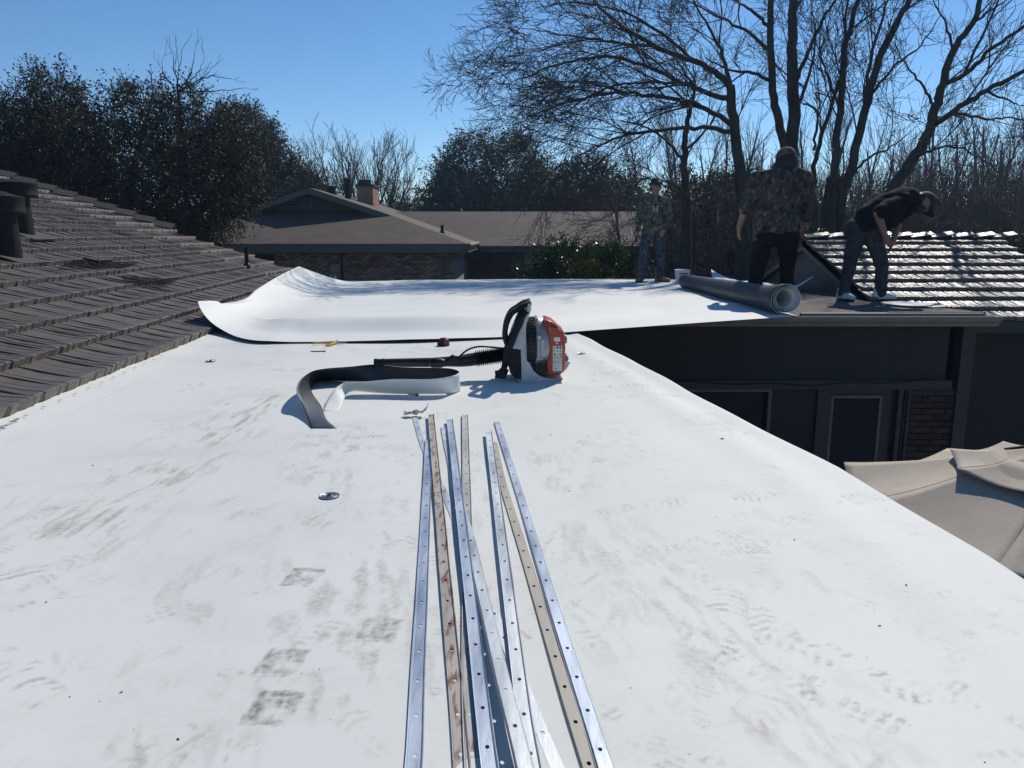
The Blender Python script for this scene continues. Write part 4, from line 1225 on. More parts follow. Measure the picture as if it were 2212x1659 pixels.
def snips():
    p = G(705, 740, 0); t = thing("tin_snips", "yellow handled tin snips at the edge of the loose sheet", "tin snips", p)
    def h(dx, dy, z): return G(dx, dy, z) - p
    for pts in ([(677, 741, .016), (695, 740, .018), (712, 739, .018), (722, 738, .016)], [(703, 746, .012), (712, 744.5, .014), (722, 741, .014), (728, 738.5, .014)]):
        q = [h(*a) for a in pts]
        mb = MB(); mb.tube(catmull(q, 4), .010, 8, squash=(1, .75)); mb.build("handle", M['yellow'], t, True)
    mb = MB(); mb.lathe([(.001, -.006), (.011, -.006), (.011, .006), (.001, .006)], 'z', tuple(h(728, 737, .02)), 12); mb.build("pivot", M['metal'], t)
    for dy_ in (0, 2):
        mb = MB(); mb.prism([(0, 0), (.02, .012), (.06, .010), (.075, .0), (.05, -.004)], -.003, .003, 'xz')
        o = mb.build("blade", M['metal'], t, loc=h(727, 739 + dy_, .012)); o.rotation_euler = (1.2, 0, .1 - dy_ * .15)
M['yellow'] = pmat("yellow_grip", (.55, .30, .02), (.62, .36, .03), 40, .45)
snips()

def tape():
    p = G(958, 747, 0); t = thing("tape_measure", "small black and red tape measure on the membrane", "tape measure", p, -.15)
    prof = [(-.042, 0), (.04, 0), (.042, .01), (.042, .032), (.032, .048), (.01, .056), (-.02, .052), (-.038, .038), (-.043, .015)]
    mb = MB(); mb.prism(prof, -.022, .022); mb.build("body", M['black'], t, True, .005)
    mb = MB(); mb.prism([(.012, .012), (.038, .012), (.038, .032), (.028, .044), (.012, .046)], -.0245, -.0225); mb.build("side_panel", M['red_plastic'], t)
    mb = MB(); mb.bx(-.02, .02, -.016, .016, .054, .059); mb.build("lock_button", M['red_plastic'], t, bevel=.002)
    mb = MB(); mb.bx(.0435, .047, -.012, .012, .0, .02); mb.build("hook", M['metal'], t)
M['red_plastic'] = pmat("red_plastic", (.33, .02, .018), (.38, .03, .025), 30, .4)
tape()

# ================================================================ backpack blower
M['stihl_grey'] = pmat("light_grey_plastic", (.50, .50, .49), (.58, .58, .57), 12, .42, spec=.5)
M['cast'] = pmat("cast_magnesium_grey", (.33, .34, .34), (.42, .43, .43), 30, .35, metal=.35)
M['orange'] = pmat("red_orange_plastic", (.40, .042, .014), (.46, .055, .02), 14, .28, spec=.55)
M['sticker'] = pmat("white_sticker", (.75, .75, .73), rough=.5)
M['sticker_grey'] = pmat("grey_print", (.35, .35, .36), (.6, .6, .6), 160, .5)
M['warn'] = pmat("yellow_print", (.68, .52, .06), rough=.5)
M['blue_print'] = pmat("blue_print", (.03, .13, .42), rough=.5)
M['ink'] = pmat("black_ink", (.01, .01, .01), rough=.6)
M['tank'] = pmat("milky_tank_plastic", (.62, .58, .48), (.68, .64, .54), 8, .35)
M['ribgrey'] = pmat('dusty_dark_grey', (.05, .05, .05), (.09, .09, .09), 40, .6)
def blower():
    cx, cy = 1150.0, 1490.0
    base = G((1850 + cx / 4.148) / 1.8228, (1130 + cy / 4.148) / 1.8228, 0)
    S = 1.8228 * 4.148 * 1692 / (base.y)
    t = thing("backpack_blower", "orange and grey backpack leaf blower standing on the membrane with its tube laid down", "leaf blower", base, .0)
    def u(x): return (x - cx) / S
    def w(y): return (cy - y) / S
    def pl(pts): return [(u(x), w(y)) for x, y in pts]
    D = .135
    side = pl([(830, 1490), (815, 945), (665, 925), (725, 760), (835, 560), (905, 345), (930, 205), (960, 188), (982, 215), (980, 300), (908, 520), (895, 650), (905, 800), (930, 1000), (965, 1180), (1030, 1300), (1110, 1370), (1220, 1420), (1480, 1440), (1500, 1395), (1503, 1445), (1470, 1482), (1140, 1492)])
    for v in (-D, D - .022):
        mb = MB(); mb.prism(side, v, v + .022); mb.build("side_frame", M['stihl_grey'], t, True, .004)
    # back plate between the side frames
    back = pl([(828, 1480), (812, 945), (690, 925), (735, 760), (840, 560), (900, 345), (925, 260), (905, 250), (870, 345), (800, 430), (700, 560), (640, 760), (650, 930), (770, 960), (780, 1480)])
    mb = MB(); mb.prism(back, -D + .023, D - .023); mb.build("back_plate", M['stihl_grey'], t, True, .004)
    mb = MB(); mb.tube([(u(955), -D + .01, w(205)), (u(950), -.05, w(190)), (u(950), .05, w(190)), (u(955), D - .01, w(205))], .012, 10); mb.build("carry_handle", M['black'], t, True)
    mb = MB(); mb.prism(pl([(830, 1490), (1480, 1482), (1500, 1445), (1400, 1440), (1100, 1400), (840, 1440)]), -D + .023, D - .023); mb.build("base_tray", M['stihl_grey'], t, True, .004)
    mb = MB(); mb.bx(u(880), u(1060), -D - .004, -D, w(1475), w(1435)); mb.build("foot_plate", M['stihl_grey'], t, bevel=.002)
    mb = MB(); mb.lathe([(.014, -D - .006), (.014, -D)], 'y', (u(1110), 0, w(1440)), 16); mb.build("foot_cap", M['stihl_grey'], t)
    # back pad
    pad = pl([(815, 930), (700, 925), (640, 960), (610, 1080), (610, 1200), (640, 1330), (720, 1420), (815, 1445)])
    mb = MB(); mb.prism(pad, -D - .004, D + .004); mb.build("back_pad", M['black_fabric'], t, True, .012)
    # impeller housing with ribs
    cz = w(925); R = 470 / S
    mb = MB(); mb.lathe([(R * .55, u(905)), (R * .96, u(915)), (R, u(960)), (R * .98, u(1060))], 'x', (0, 0, cz), 40); mb.build("fan_housing", M['black'], t, True)
    for k in range(44):
        a = 2 * math.pi * k / 44
        mb = MB(); mb.box((0, 0, R * .985), ((1030 - 965) / S, .0035, .010))
        o = mb.build("cooling_rib", M['ribgrey'], t, loc=(u(1000), 0, cz)); o.rotation_euler = (a + .06, 0, 0)
    for k in range(12):
        z = w(1000 + k * 34)
        mb = MB(); mb.bx(u(1010 + k * 6), u(1240), -R * .72, -R * .72 + .012, z - .0022, z + .0022); mb.build("grille_slat", M['black'], t)
    mb = MB(); mb.prism(pl([(930, 620), (1060, 600), (1080, 1180), (1240, 1200), (1240, 1400), (1090, 1360), (990, 1200), (930, 900)]), -R * .70, R * .70); mb.build("intake_box", M['black'], t, bevel=.004)
    # cast volute shell
    R2 = 500 / S
    mb = MB(); mb.lathe([(R2 * .93, u(1035)), (R2 * 1.0, u(1050)), (R2 * 1.0, u(1075)), (R2 * .97, u(1085)), (R2 * .93, u(1200)), (R2 * .86, u(1290)), (R2 * .5, u(1300))], 'x', (0, 0, w(925)), 44, sc=(.78, 1.0)); mb.build("fan_shell", M['cast'], t, True)
    mb = MB()
    yf = -R2 * .78
    mb.tube([(u(1075), yf + .05, w(455)), (u(1085), yf + .02, w(600)), (u(1105), yf - .004, w(720))], .008, 8); mb.build("pipe_upper", M['cast'], t, True)
    mb = MB(); mb.lathe([(.010, w(770)), (.013, w(740)), (.013, w(715)), (.008, w(705))], 'z', (u(1110), yf - .006, 0), 12); mb.build("filler_knob", M['stihl_grey'], t, True)
    mb = MB(); mb.lathe([(.010, w(1075)), (.012, w(1050)), (.012, w(790)), (.009, w(765))], 'z', (u(1100), yf - .006, 0), 12); mb.build("canister", M['cast'], t, True)
    mb = MB(); mb.bx(u(1065), u(1155), yf - .012, yf + .02, w(1105), w(1078)); mb.build("clamp", M['cast'], t, bevel=.002)
    mb = MB(); mb.bx(u(1140), u(1195), yf - .008, yf - .006, w(1045), w(780)); sk = mb.build("shell_sticker", M['sticker_grey'], t)
    # engine cover
    cov = pl([(1180, 458), (1235, 462), (1325, 492), (1390, 545), (1445, 605), (1515, 655), (1530, 760), (1545, 900), (1540, 1200), (1515, 1320), (1470, 1378), (1255, 1385), (1243, 1200), (1285, 1000), (1272, 720), (1240, 580)])
    yc = -.118
    mb = MB(); mb.prism(cov, yc, .118); mb.build("engine_cover", M['orange'], t, True, .012)
    mb = MB(); mb.prism(pl([(1255, 600), (1270, 530), (1330, 560), (1440, 610), (1500, 660), (1350, 640)]), yc - .010, -.05); mb.build("cover_ridge", M['orange'], t, True, .006)
    mb = MB(); mb.prism(pl([(1290, 540), (1380, 560), (1420, 600), (1300, 575)]), yc - .012, yc - .0105); mb.build("cover_slot", M['black'], t)
    lx0, lx1 = u(1340), u(1492); zt, zb_ = w(890), w(1305)
    mb = MB(); mb.bx(lx0, lx1, yc - .0014, yc - .0002, zb_, zt); lab = mb.build("warning_label", M['sticker'], t)
    yp0, yp1 = yc - .0024, yc - .0015
    def tri(x, y, r, m, nm):
        mb = MB(); mb.prism([(u(x - r), w(y + r * .8)), (u(x + r), w(y + r * .8)), (u(x), w(y - r))], yp0, yp1); mb.build(nm, m, lab)
        mb = MB(); mb.prism([(u(x - 3), w(y + r * .6)), (u(x + 3), w(y + r * .6)), (u(x + 3), w(y - r * .3)), (u(x - 3), w(y - r * .3))], yp0 - .0006, yp0 - .0001); mb.build("warning_mark", M['ink'], lab)
    for (x, y) in ((1365, 920), (1366, 968), (1416, 968), (1466, 968)): tri(x, y, 22, M['warn'], "warning_triangle")
    tri(1383, 1255, 26, M['warn'], "warning_triangle")
    for (x, y) in ((1414, 916), (1464, 916)):
        mb = MB(); mb.lathe([(20 / S, yp0), (20 / S, yp1)], 'y', (u(x), 0, w(y)), 16); mb.build("instruction_disc", M['blue_print'], lab)
    mb = MB(); mb.bx(u(1358), u(1374), yp0, yp1, w(1060), w(1010)); mb.build("figure_mark", M['ink'], lab)
    mb = MB(); mb.lathe([(16 / S, yp0), (16 / S, yp1)], 'y', (u(1410), 0, w(1040)), 14); mb.build("blower_mark", M['sticker_grey'], lab)
    mb = MB(); mb.prism([(u(1420), w(1035)), (u(1455), w(1015)), (u(1455), w(1022)), (u(1422), w(1045))], yp0, yp1); mb.build("nozzle_mark", M['ink'], lab)
    mb = MB(); mb.prism([(u(1460), w(1060)), (u(1466), w(1030)), (u(1462), w(1008)), (u(1474), w(1005)), (u(1478), w(1030)), (u(1484), w(1060)), (u(1476), w(1060)), (u(1472), w(1040)), (u(1468), w(1060))], yp0, yp1); mb.build("figure_mark", M['ink'], lab)
    for y in (1078, 1155):
        mb = MB(); mb.bx(u(1342), u(1490), yp0, yp1, w(y + 4), w(y - 4)); mb.build("divider_line", M['orange'], lab)
    for (x0, x1, y) in ((1350, 1480, 1095), (1350, 1470, 1110), (1350, 1480, 1125), (1350, 1440, 1140), (1350, 1480, 1175), (1350, 1470, 1190), (1350, 1480, 1205), (1350, 1460, 1220), (1345, 1490, 1288), (1420, 1470, 1250)):
        mb = MB(); mb.bx(u(x0), u(x1), yp0, yp1, w(y + 4), w(y - 2)); mb.build("text_line", M['sticker_grey'], lab)
    for (y, x0, x1) in ((763, 1355, 1452), (797, 1355, 1456)):
        mb = MB(); mb.bx(u(x0), u(x1), yc - .003, yc - .0002, w(y + 14), w(y - 14)); mb.build("name_plate", M['metal'], t)
    mb = MB(); mb.lathe([(.005, yc - .004), (.005, yc)], 'y', (u(1405), 0, w(842)), 10); mb.build("screw", M['metal'], t)
    mb = MB(); mb.lathe([(.006, yc - .0015), (.006, yc)], 'y', (u(1410), 0, w(1352)), 10); mb.build("screw_hole", M['black'], t)
    # starter grip
    mb = MB(); mb.prism(pl([(1536, 735), (1570, 742), (1588, 800), (1588, 870), (1570, 888), (1545, 870)]), -.045, .02); mb.build("starter_grip", M['cast'], t, True, .006)
    mb = MB(); mb.lathe([(.004, -.0465), (.004, -.0455)], 'y', (u(1562), 0, w(795)), 8); mb.build("grip_hole", M['black'], t)
    # fuel tank and its cap
    mb = MB(); mb.prism(pl([(1500, 1150), (1648, 1158), (1640, 1190), (1590, 1280), (1530, 1350), (1490, 1370)]), -.085, .085); mb.build("fuel_tank", M['tank'], t, True, .012)
    mb = MB(); mb.prism(pl([(1548, 1075), (1600, 1085), (1612, 1120), (1614, 1150), (1545, 1148)]), -.06, .05); mb.build("tank_cap", M['black'], t, True, .006)
    for k in range(3):
        mb = MB(); mb.bx(u(1550), u(1614), -.064, -.060, w(1112 + k * 14), w(1106 + k * 14)); mb.build("cap_rib", M['cast'], t)
    # shoulder straps
    def strap(pts, v, r=.018):
        q = [(u(x), v + dv, w(y)) for x, y, dv in pts]
        mb = MB(); mb.tube(catmull(q, 5), r, 10, squash=(1.0, .45)); mb.build("shoulder_strap", M['black_fabric'], t, True)
    for v in (-.09, .075):
        strap([(935, 215, 0), (860, 235, 0), (760, 300, 0), (660, 370, -.01), (585, 520, -.015), (555, 700, -.01), (575, 830, 0), (620, 890, .005)], v, .033)
        strap([(900, 330, -.02), (830, 400, -.035), (740, 600, -.045), (690, 740, -.045), (640, 870, -.03), (590, 1010, -.02), (570, 1150, -.01)], v, .030)
    mb = MB(); mb.tube([(u(560), -.08, w(1150)), (u(545), -.1, w(1260)), (u(510), -.12, w(1300)), (u(470), -.12, w(1340)), (u(395), -.12, w(1350))], [.016, .018, .02, .022, .02], 8, squash=(1, .6)); mb.build("waist_belt", M['black_fabric'], t, True)
    mb = MB(); mb.tube([(u(590), -.1, w(1290)), (u(560), -.12, w(1370)), (u(480), -.13, w(1400)), (u(400), -.12, w(1395))], .012, 8, squash=(1, .5)); mb.build("belt_tail", M['black_fabric'], t, True)
    mb = MB(); mb.box((u(530), -.13, w(1385)), (.035, .012, .03)); mb.build("buckle", M['black'], t, bevel=.003)
    # corrugated hose
    S5 = 1.8228 * 1.7015 * 1692 / base.y
    bx0 = (base.x * 1692 / base.y + 1106); 
    def h5(x, y, v=0.0):
        d = ((1100 + x / 1.7015) / 1.8228, (1100 + y / 1.7015) / 1.8228)
        q = A(d[0], d[1], base.y + v); return q - base
    a, b = h5(1320, 532, -.03), h5(1500, 505, -.01)
    pts = []; rad = []
    n = 52
    for i in range(n + 1):
        f = i / n
        pts.append(a.lerp(b, f)); rad.append(.040 + .0085 * math.cos(f * 2 * math.pi * 13))
    mb = MB(); mb.tube(pts, rad, 18); mb.build("bellows_hose", M['rubber'], t, True)
    mb = MB(); mb.tube([b, h5(1540, 510, .0), h5(1570, 540, .03)], [.045, .05, .05], 14); mb.build("hose_elbow", M['black'], t, True)
    tb = [h5(634, 562, -.13), h5(700, 561, -.125), h5(1030, 556, -.09), h5(1120, 551, -.08), h5(1210, 548, -.06), h5(1270, 540, -.045), h5(1325, 532, -.03)]
    mb = MB(); mb.tube(tb, [.0235, .0235, .026, .028, .032, .036, .037], 18, cap=True); mb.build("blower_tube", M['black'], t, True)
    for x in (640, 690):
        q = h5(x, 562, -.13); mb = MB(); mb.tube([q, q + Vector((.012, 0, 0))], .0265, 16); mb.build("tube_collar", M['black'], t, True)
    q = h5(1072, 556, -.12)
    mb = MB(); mb.tube([q + Vector((-.05, -.02, .0)), q + Vector((-.035, -.025, .0)), q + Vector((0, -.025, 0)), q + Vector((.03, -.02, 0))], [.018, .028, .03, .02], 12); mb.build("throttle_handle", M['black'], t, True)
    mb = MB(); mb.tube([q + Vector((-.02, -.035, -.02)), q + Vector((.01, -.035, -.022))], [.011, .009], 8); mb.build("throttle_trigger", M['orange'], t, True)
    mb = MB(); mb.tube([h5(1130, 540, -.1), h5(1165, 528, -.09), h5(1200, 525, -.08)], [.012, .022, .014], 10); mb.build("control_arm", M['black'], t, True)
    mb = MB(); mb.tube(catmull([h5(1195, 530, -.09), h5(1225, 500, -.08), h5(1270, 468, -.07), h5(1330, 451, -.05), h5(1400, 452, -.03), h5(1470, 460, -.01), h5(1530, 470, .01)], 6), .0055, 8); mb.build("throttle_cable", M['rubber'], t, True)
blower()

# ================================================================ patio umbrella, bucket, mesh pieces
M['canvas'] = pmat("faded_taupe_canvas", (.38, .33, .265), (.46, .40, .325), 3, .9, bump=.002, bscale=60)
def umbrella():
    c = Vector((2.93, 3.90, ZG + .03))
    t = thing("patio_umbrella", "faded taupe patio umbrella with two canopy tiers beside the roof edge", "umbrella", c)
    a0 = math.radians(0)
    angs = [math.radians(178 - 43 * k) for k in range(8)]
    angs = [math.radians(178) - k * 2 * math.pi / 8 for k in range(8)]
    zr, zc, R = -.64, -.34, 1.17
    def tier(k, R, zr, r0, z0, name, sag=.06):
        a, b = angs[k], angs[(k + 1) % 8]
        n = 15
        rows = []
        for i in range(n):
            f = i / (n - 1); r = r0 + (R - r0) * f
            row = []
            for j in range(n):
                g = j / (n - 1)
                p = Vector((math.cos(a), math.sin(a), 0)).lerp(Vector((math.cos(b), math.sin(b), 0)), g) * r
                z = z0 + (zr - z0) * f - sag * f * math.sin(math.pi * g) * .9 + .03 * math.sin(math.pi * f) * (-1)
                p *= 1 - .035 * math.sin(math.pi * g) * f ** 3
                z += .004 * (mnoise.noise(Vector((p.x * 3 + k * 3, p.y * 3, 0))))
                row.append((p.x, p.y, z - c.z))
            rows.append(row)
        o = sheet(name, np.array(rows), .003, M['canvas'], M['canvas'], t, up=True)
    for k in range(8): tier(k, R, zr, .30, -.37, "canopy_panel")
    for k in range(8): tier(k, .57, -.425, .03, -.28, "vent_panel", .03)
    mb = MB(); mb.tube([(0, 0, 0), (0, 0, -.22 - c.z)], .022, 12); mb.build("pole", M['black'], t, True)
    for k in range(8):
        a = angs[k]
        mb = MB(); mb.tube([(math.cos(a) * .05, math.sin(a) * .05, -.44 - c.z), (math.cos(a) * .6, math.sin(a) * .6, -.58 - c.z), (math.cos(a) * R * .97, math.sin(a) * R * .97, zr - .022 - c.z)], .008, 6); mb.build("rib", M['black'], t)
    mb = MB(); mb.lathe([(.02, -.245), (.03, -.23), (.012, -.20), (.022, -.18), (.005, -.165)], c=(0, 0, -c.z), n=12); mb.build("finial", M['black'], t, True)
    mb = MB(); mb.lathe([(.26, 0), (.26, .04), (.20, .07), (.05, .10), (.04, .3)], n=24); mb.build("base", M['black'], t, True)
umbrella()

def bucket():
    p = G(1477, 603.5, .0); p.y = 13.15; p.x = (1477 - 1106) / 1692 * 13.15; p.z = .006
    t = thing("bucket", "white plastic bucket with dark label behind the membrane roll", "bucket", p, .2)
    t.scale = (1, 1, .70)
    mb = MB(); mb.lathe([(.105, 0), (.122, .26), (.125, .26), (.125, .275), (.13, .275), (.13, .29), (.118, .29), (.115, .27), (.10, .02)], n=28, cap=False); mb.lathe([(.105, .001), (.001, .001)], n=28, cap=False); mb.build("pail", M['tpo2'], t, True)
    mb = MB(); mb.lathe([(.132, .275), (.134, .3), (.12, .306), (.001, .306)], n=28, cap=False); mb.build("lid", M['tpo2'], t, True)
    for (z0, z1, m, nm) in ((.205, .232, M['ink'], "label_band"), (.06, .20, M['sticker_grey'], "label_text")):
        V = []; F = []
        for i in range(9):
            a = -math.pi / 2 - .65 + 1.3 * i / 8 - .2
            for z in (z0, z1):
                r = .105 + .017 * z / .26 + .0015; V.append((r * math.cos(a), r * math.sin(a), z))
        for i in range(8): F.append((2 * i, 2 * i + 2, 2 * i + 3, 2 * i + 1))
        me = bpy.data.meshes.new(nm); me.from_pydata(V, [], F); me.materials.append(m); link(nm, me, t)
    mb = MB(); mb.tube(catmull([(-.128, 0, .25), (-.14, -.03, .15), (-.10, -.1, .07), (0, -.135, .05), (.10, -.1, .07), (.14, -.03, .15), (.128, 0, .25)], 4), .003, 6); mb.build("bail", M['metal'], t)
bucket()

M['net'] = pmat('black_netting', (.008, .009, .010), rough=.9, spec=.05)
def mesh_piece(corners, label, seed):
    """open black netting: crossed cords along a crumpled patch on the shake slope"""
    nrm = (DV * -math.sin(AL)) + Vector((0, 0, math.cos(AL)))
    P = [Vector(c) for c in corners]
    V = []; F = []
    nx, ny = 34, 13
    def pt(a, b):
        q = P[0].lerp(P[1], a).lerp(P[3].lerp(P[2], a), b)
        h = .046 + .012 * abs(mnoise.noise(Vector((a * 3 + seed, b * 3, 0)))) + .003 * math.sin(a * 9 + b * 5)
        edge = .16 * mnoise.noise(Vector((a * 4, b * 4, seed)))
        return q + nrm * h + DU * edge
    def cord(pts):
        for p, q in zip(pts[:-1], pts[1:]):
            d = (q - p).normalized(); s1 = d.cross(nrm) * .0016; s2 = nrm * .0016
            n = len(V)
            for r in (p, q): V.extend([r + s1, r + s2, r - s1, r - s2])
            for k in range(4): F.append((n + k, n + (k + 1) % 4, n + 4 + (k + 1) % 4, n + 4 + k))
    for i in range(nx + 1): cord([pt(i / nx, j / 8) for j in range(9)])
    for j in range(ny + 1): cord([pt(i / 12, j / ny) for i in range(13)])
    me = mesh_np("mesh_screen", np.array([tuple(v) for v in V]), np.array(F), [M['net']])
    o = link("mesh_screen", me)
    tag(o, label, "mesh screen")
def on_left(dx, dy):
    """point of the left slope seen in a direction"""
    n = Vector((-DV.x * math.sin(AL), -DV.y * math.sin(AL), math.cos(AL)))
    r = _ray(dx, dy); o = Vector((0, 0, CAM_H)); q = LP(0, 0)
    t = (q - o).dot(n) / r.dot(n)
    return o + r * t
mesh_piece([on_left(125, 588), on_left(262, 590), on_left(298, 576), on_left(165, 572)], "dark mesh netting with a hand tool lying on it, up the shake slope", 1.0)
mesh_piece([on_left(268, 624), on_left(352, 626), on_left(388, 612), on_left(258, 606)], "rumpled dark mesh netting lying lower on the shake slope", 5.0)
def tool():
    p = on_left(212, 581) + Vector((0, 0, .085))
    t = thing("hand_tool", "black handled utility tool lying on the mesh netting", "hand tool", p)
    def h(dx, dy): return on_left(dx, dy) + Vector((0, 0, .085)) - p
    mb = MB(); mb.tube([h(184, 578), h(195, 580), h(212, 584)], [.022, .03, .024], 10, squash=(1, .6)); mb.build("handle", M['black'], t, True)
    mb = MB(); mb.tube([h(212, 584), h(214, 584.2)], [.024, .02], 10); mb.build("end_ring", M['metal'], t, True)
    mb = MB(); mb.tube([h(214, 582), h(240, 581)], [.014, .016], 10); mb.build("grip", M['black'], t, True)
tool()

# ---------------- printed marks along the lap of the near membrane
def edge_marks():
    t = thing("lap_markings", "black printed crosses and figures along the membrane's lap beside the shakes", "printed marks", (0, 0, 0))
    V0 = lambda p: Vector((p.x, p.y, .0))
    for k in range(16):
        dx = (463 + [0, 307, 590, 852, 1087, 1313][min(k, 5)]) if k < 6 else 0
    pts = [(463, 679), (768, 531), (1055, 411), (1315, 297), (1552, 194), (1775, 92), (110, 853)]
    pos = [G(x / 4.424 / 1.8228, (1500 + y / 4.424) / 1.8228, .004) for x, y in pts]
    d = (pos[5] - pos[0]).normalized(); step = (pos[5] - pos[0]).length / 5
    for k in range(1, 7): pos.append(pos[5] + d * step * k)
    lift = lambda p: .012 + .035 * max(0, min(1, (.42 - (p.x + (1.975 + p.y * math.sin(LA)) / math.cos(LA))) / .42)) ** 2
    for p in pos:
        p.z = lift(p)
        mb = MB()
        for s in (-1, 1): mb.box((0, 0, 0), (.022, .003, .0006), Matrix.Rotation(s * .75 + LA, 3, 'Z'))
        mb.build("cross_mark", M['ink'], t, loc=p)
    for (txt, x, y, sz) in (("01:59", 275, 768, .028), ("0812", 30, 893, .034)):
        p = G(x / 4.424 / 1.8228, (1500 + y / 4.424) / 1.8228, .004); p.z = lift(p) + .001
        cu = bpy.data.curves.new("stamp", 'FONT'); cu.body = txt; cu.size = sz; cu.align_x = 'CENTER'; cu.align_y = 'CENTER'; cu.extrude = .0003; cu.offset = .0006
        cu.materials.append(M['ink'])
        tmp = bpy.data.objects.new("tmp_text", cu); COL.objects.link(tmp)
        me = bpy.data.meshes.new_from_object(tmp.evaluated_get(bpy.context.evaluated_depsgraph_get())); bpy.data.objects.remove(tmp)
        o = link("printed_figures", me, t); o.location = p; o.rotation_euler = (0, 0, LA - math.pi / 2 + math.pi)
    # lettering along the front edge of the far loose sheet
edge_marks()

# ---------------- crumbs on the membrane
def debris():
    V = []; F = []
    r = random.Random(77)
    spots = [(1957, 1272), (1900, 1352), (1547, 1118), (1716, 1168), (150, 1502), (262, 1492), (100, 1300), (385, 1595), (1216, 975), (1190, 940), (1230, 1060), (200, 1006)]
    spots = [(G(x, y), r.uniform(.0016, .0030)) for x, y in spots]
    for i in range(260):
        yy = .95 + 4.6 * r.random() ** 1.5; xx = r.uniform(XL(yy) + .2, float(XR(yy)) - .05)
        spots.append((Vector((xx, yy, 0)), r.uniform(.0006, .0015)))
    for p, s in spots:
        n = len(V); ang = r.uniform(0, 3); el = r.uniform(.8, 2.2); zz = memb_z(p.x, p.y)
        for a in range(6):
            q = Vector(((1 if a == 0 else -1 if a == 1 else 0) * s * el, (1 if a == 2 else -1 if a == 3 else 0) * s, (1 if a == 4 else -1 if a == 5 else 0) * s * .7))
            q = Matrix.Rotation(ang, 3, 'Z') @ q * r.uniform(.7, 1.2)
            V.append((p.x + q.x, p.y + q.y, zz + s * .35 + q.z))
        for f in ((0, 2, 4), (2, 1, 4), (1, 3, 4), (3, 0, 4), (2, 0, 5), (1, 2, 5), (3, 1, 5), (0, 3, 5)): F.append([n + i for i in f])
    o = link("debris", mesh_np("debris", V, np.array(F), [M['deck']]))
    tag(o, "dark crumbs of roofing grit scattered over the membrane", "debris", kind='stuff')
debris()
# ================================================================ people
def blob(name, parts, mat, parent, voxel=.011, smooth=6, disp=0.0, dscale=14.0, squashed=None):
    """parts: list of (p0, p1, r0, r1[, (ax, ay)]) tapered limbs, melted into one continuous skin"""
    V = []; F = []
    def cap(p0, p1, r0, r1, ell=None):
        p0, p1 = Vector(p0), Vector(p1)
        d = p1 - p0; L = d.length
        t = d.normalized() if L > 1e-6 else Vector((0, 0, 1))
        a = Vector((1, 0, 0)) - t * t.x
        if a.length < .2: a = Vector((0, 1, 0)) - t * t.y
        a.normalize(); b = t.cross(a)
        ex, ey = ell if ell else (1, 1)
        n = 16; base = len(V); rings = []
        for k in range(5): 
            g = -math.pi / 2 + (math.pi / 2) * k / 4
            rings.append((p0 + t * (r0 * math.sin(g)), r0 * math.cos(g)))
        for k in range(5):
            g = (math.pi / 2) * k / 4
            rings.append((p1 + t * (r1 * math.sin(g)), r1 * math.cos(g)))
        for c, r in rings:
            r = max(r, 1e-4)
            for k in range(n):
                q = 2 * math.pi * k / n
                V.append(tuple(c + a * (r * ex * math.cos(q)) + b * (r * ey * math.sin(q))))
        for i in range(len(rings) - 1):
            for k in range(n):
                k2 = (k + 1) % n
                F.append((base + i * n + k, base + i * n + k2, base + (i + 1) * n + k2, base + (i + 1) * n + k))
        F.append(tuple(base + k for k in range(n - 1, -1, -1)))
        F.append(tuple(base + (len(rings) - 1) * n + k for k in range(n)))
    for p in parts: cap(*p)
    me = bpy.data.meshes.new(name); me.from_pydata(V, [], F)
    o = link(name, me)
    md = o.modifiers.new("r", 'REMESH'); md.mode = 'VOXEL'; md.voxel_size = voxel
    ms = o.modifiers.new("s", 'SMOOTH'); ms.factor = .5; ms.iterations = smooth
    dg = bpy.context.evaluated_depsgraph_get()
    me2 = bpy.data.meshes.new_from_object(o.evaluated_get(dg))
    bpy.data.objects.remove(o); bpy.data.meshes.remove(me)
    me2.name = name
    n = len(me2.vertices)
    if disp > 0:
        co = np.empty(n * 3); me2.vertices.foreach_get("co", co); co = co.reshape(-1, 3)
        no = np.empty(n * 3); me2.vertices.foreach_get("normal", no); no = no.reshape(-1, 3)
        f = np.array([mnoise.noise(Vector((c[0] * dscale, c[1] * dscale, c[2] * dscale * .55))) for c in co])
        f2 = np.array([mnoise.noise(Vector((c[0] * dscale * .5 + 9, c[1] * dscale * .5, c[2] * dscale * 1.3))) for c in co])
        co += no * ((f + .7 * f2) * disp)[:, None]
        me2.vertices.foreach_set("co", co.ravel())
    me2.polygons.foreach_set("use_smooth", np.ones(len(me2.polygons), dtype=bool))
    me2.materials.clear(); me2.materials.append(mat)
    me2.update()
    return link(name, me2, parent)

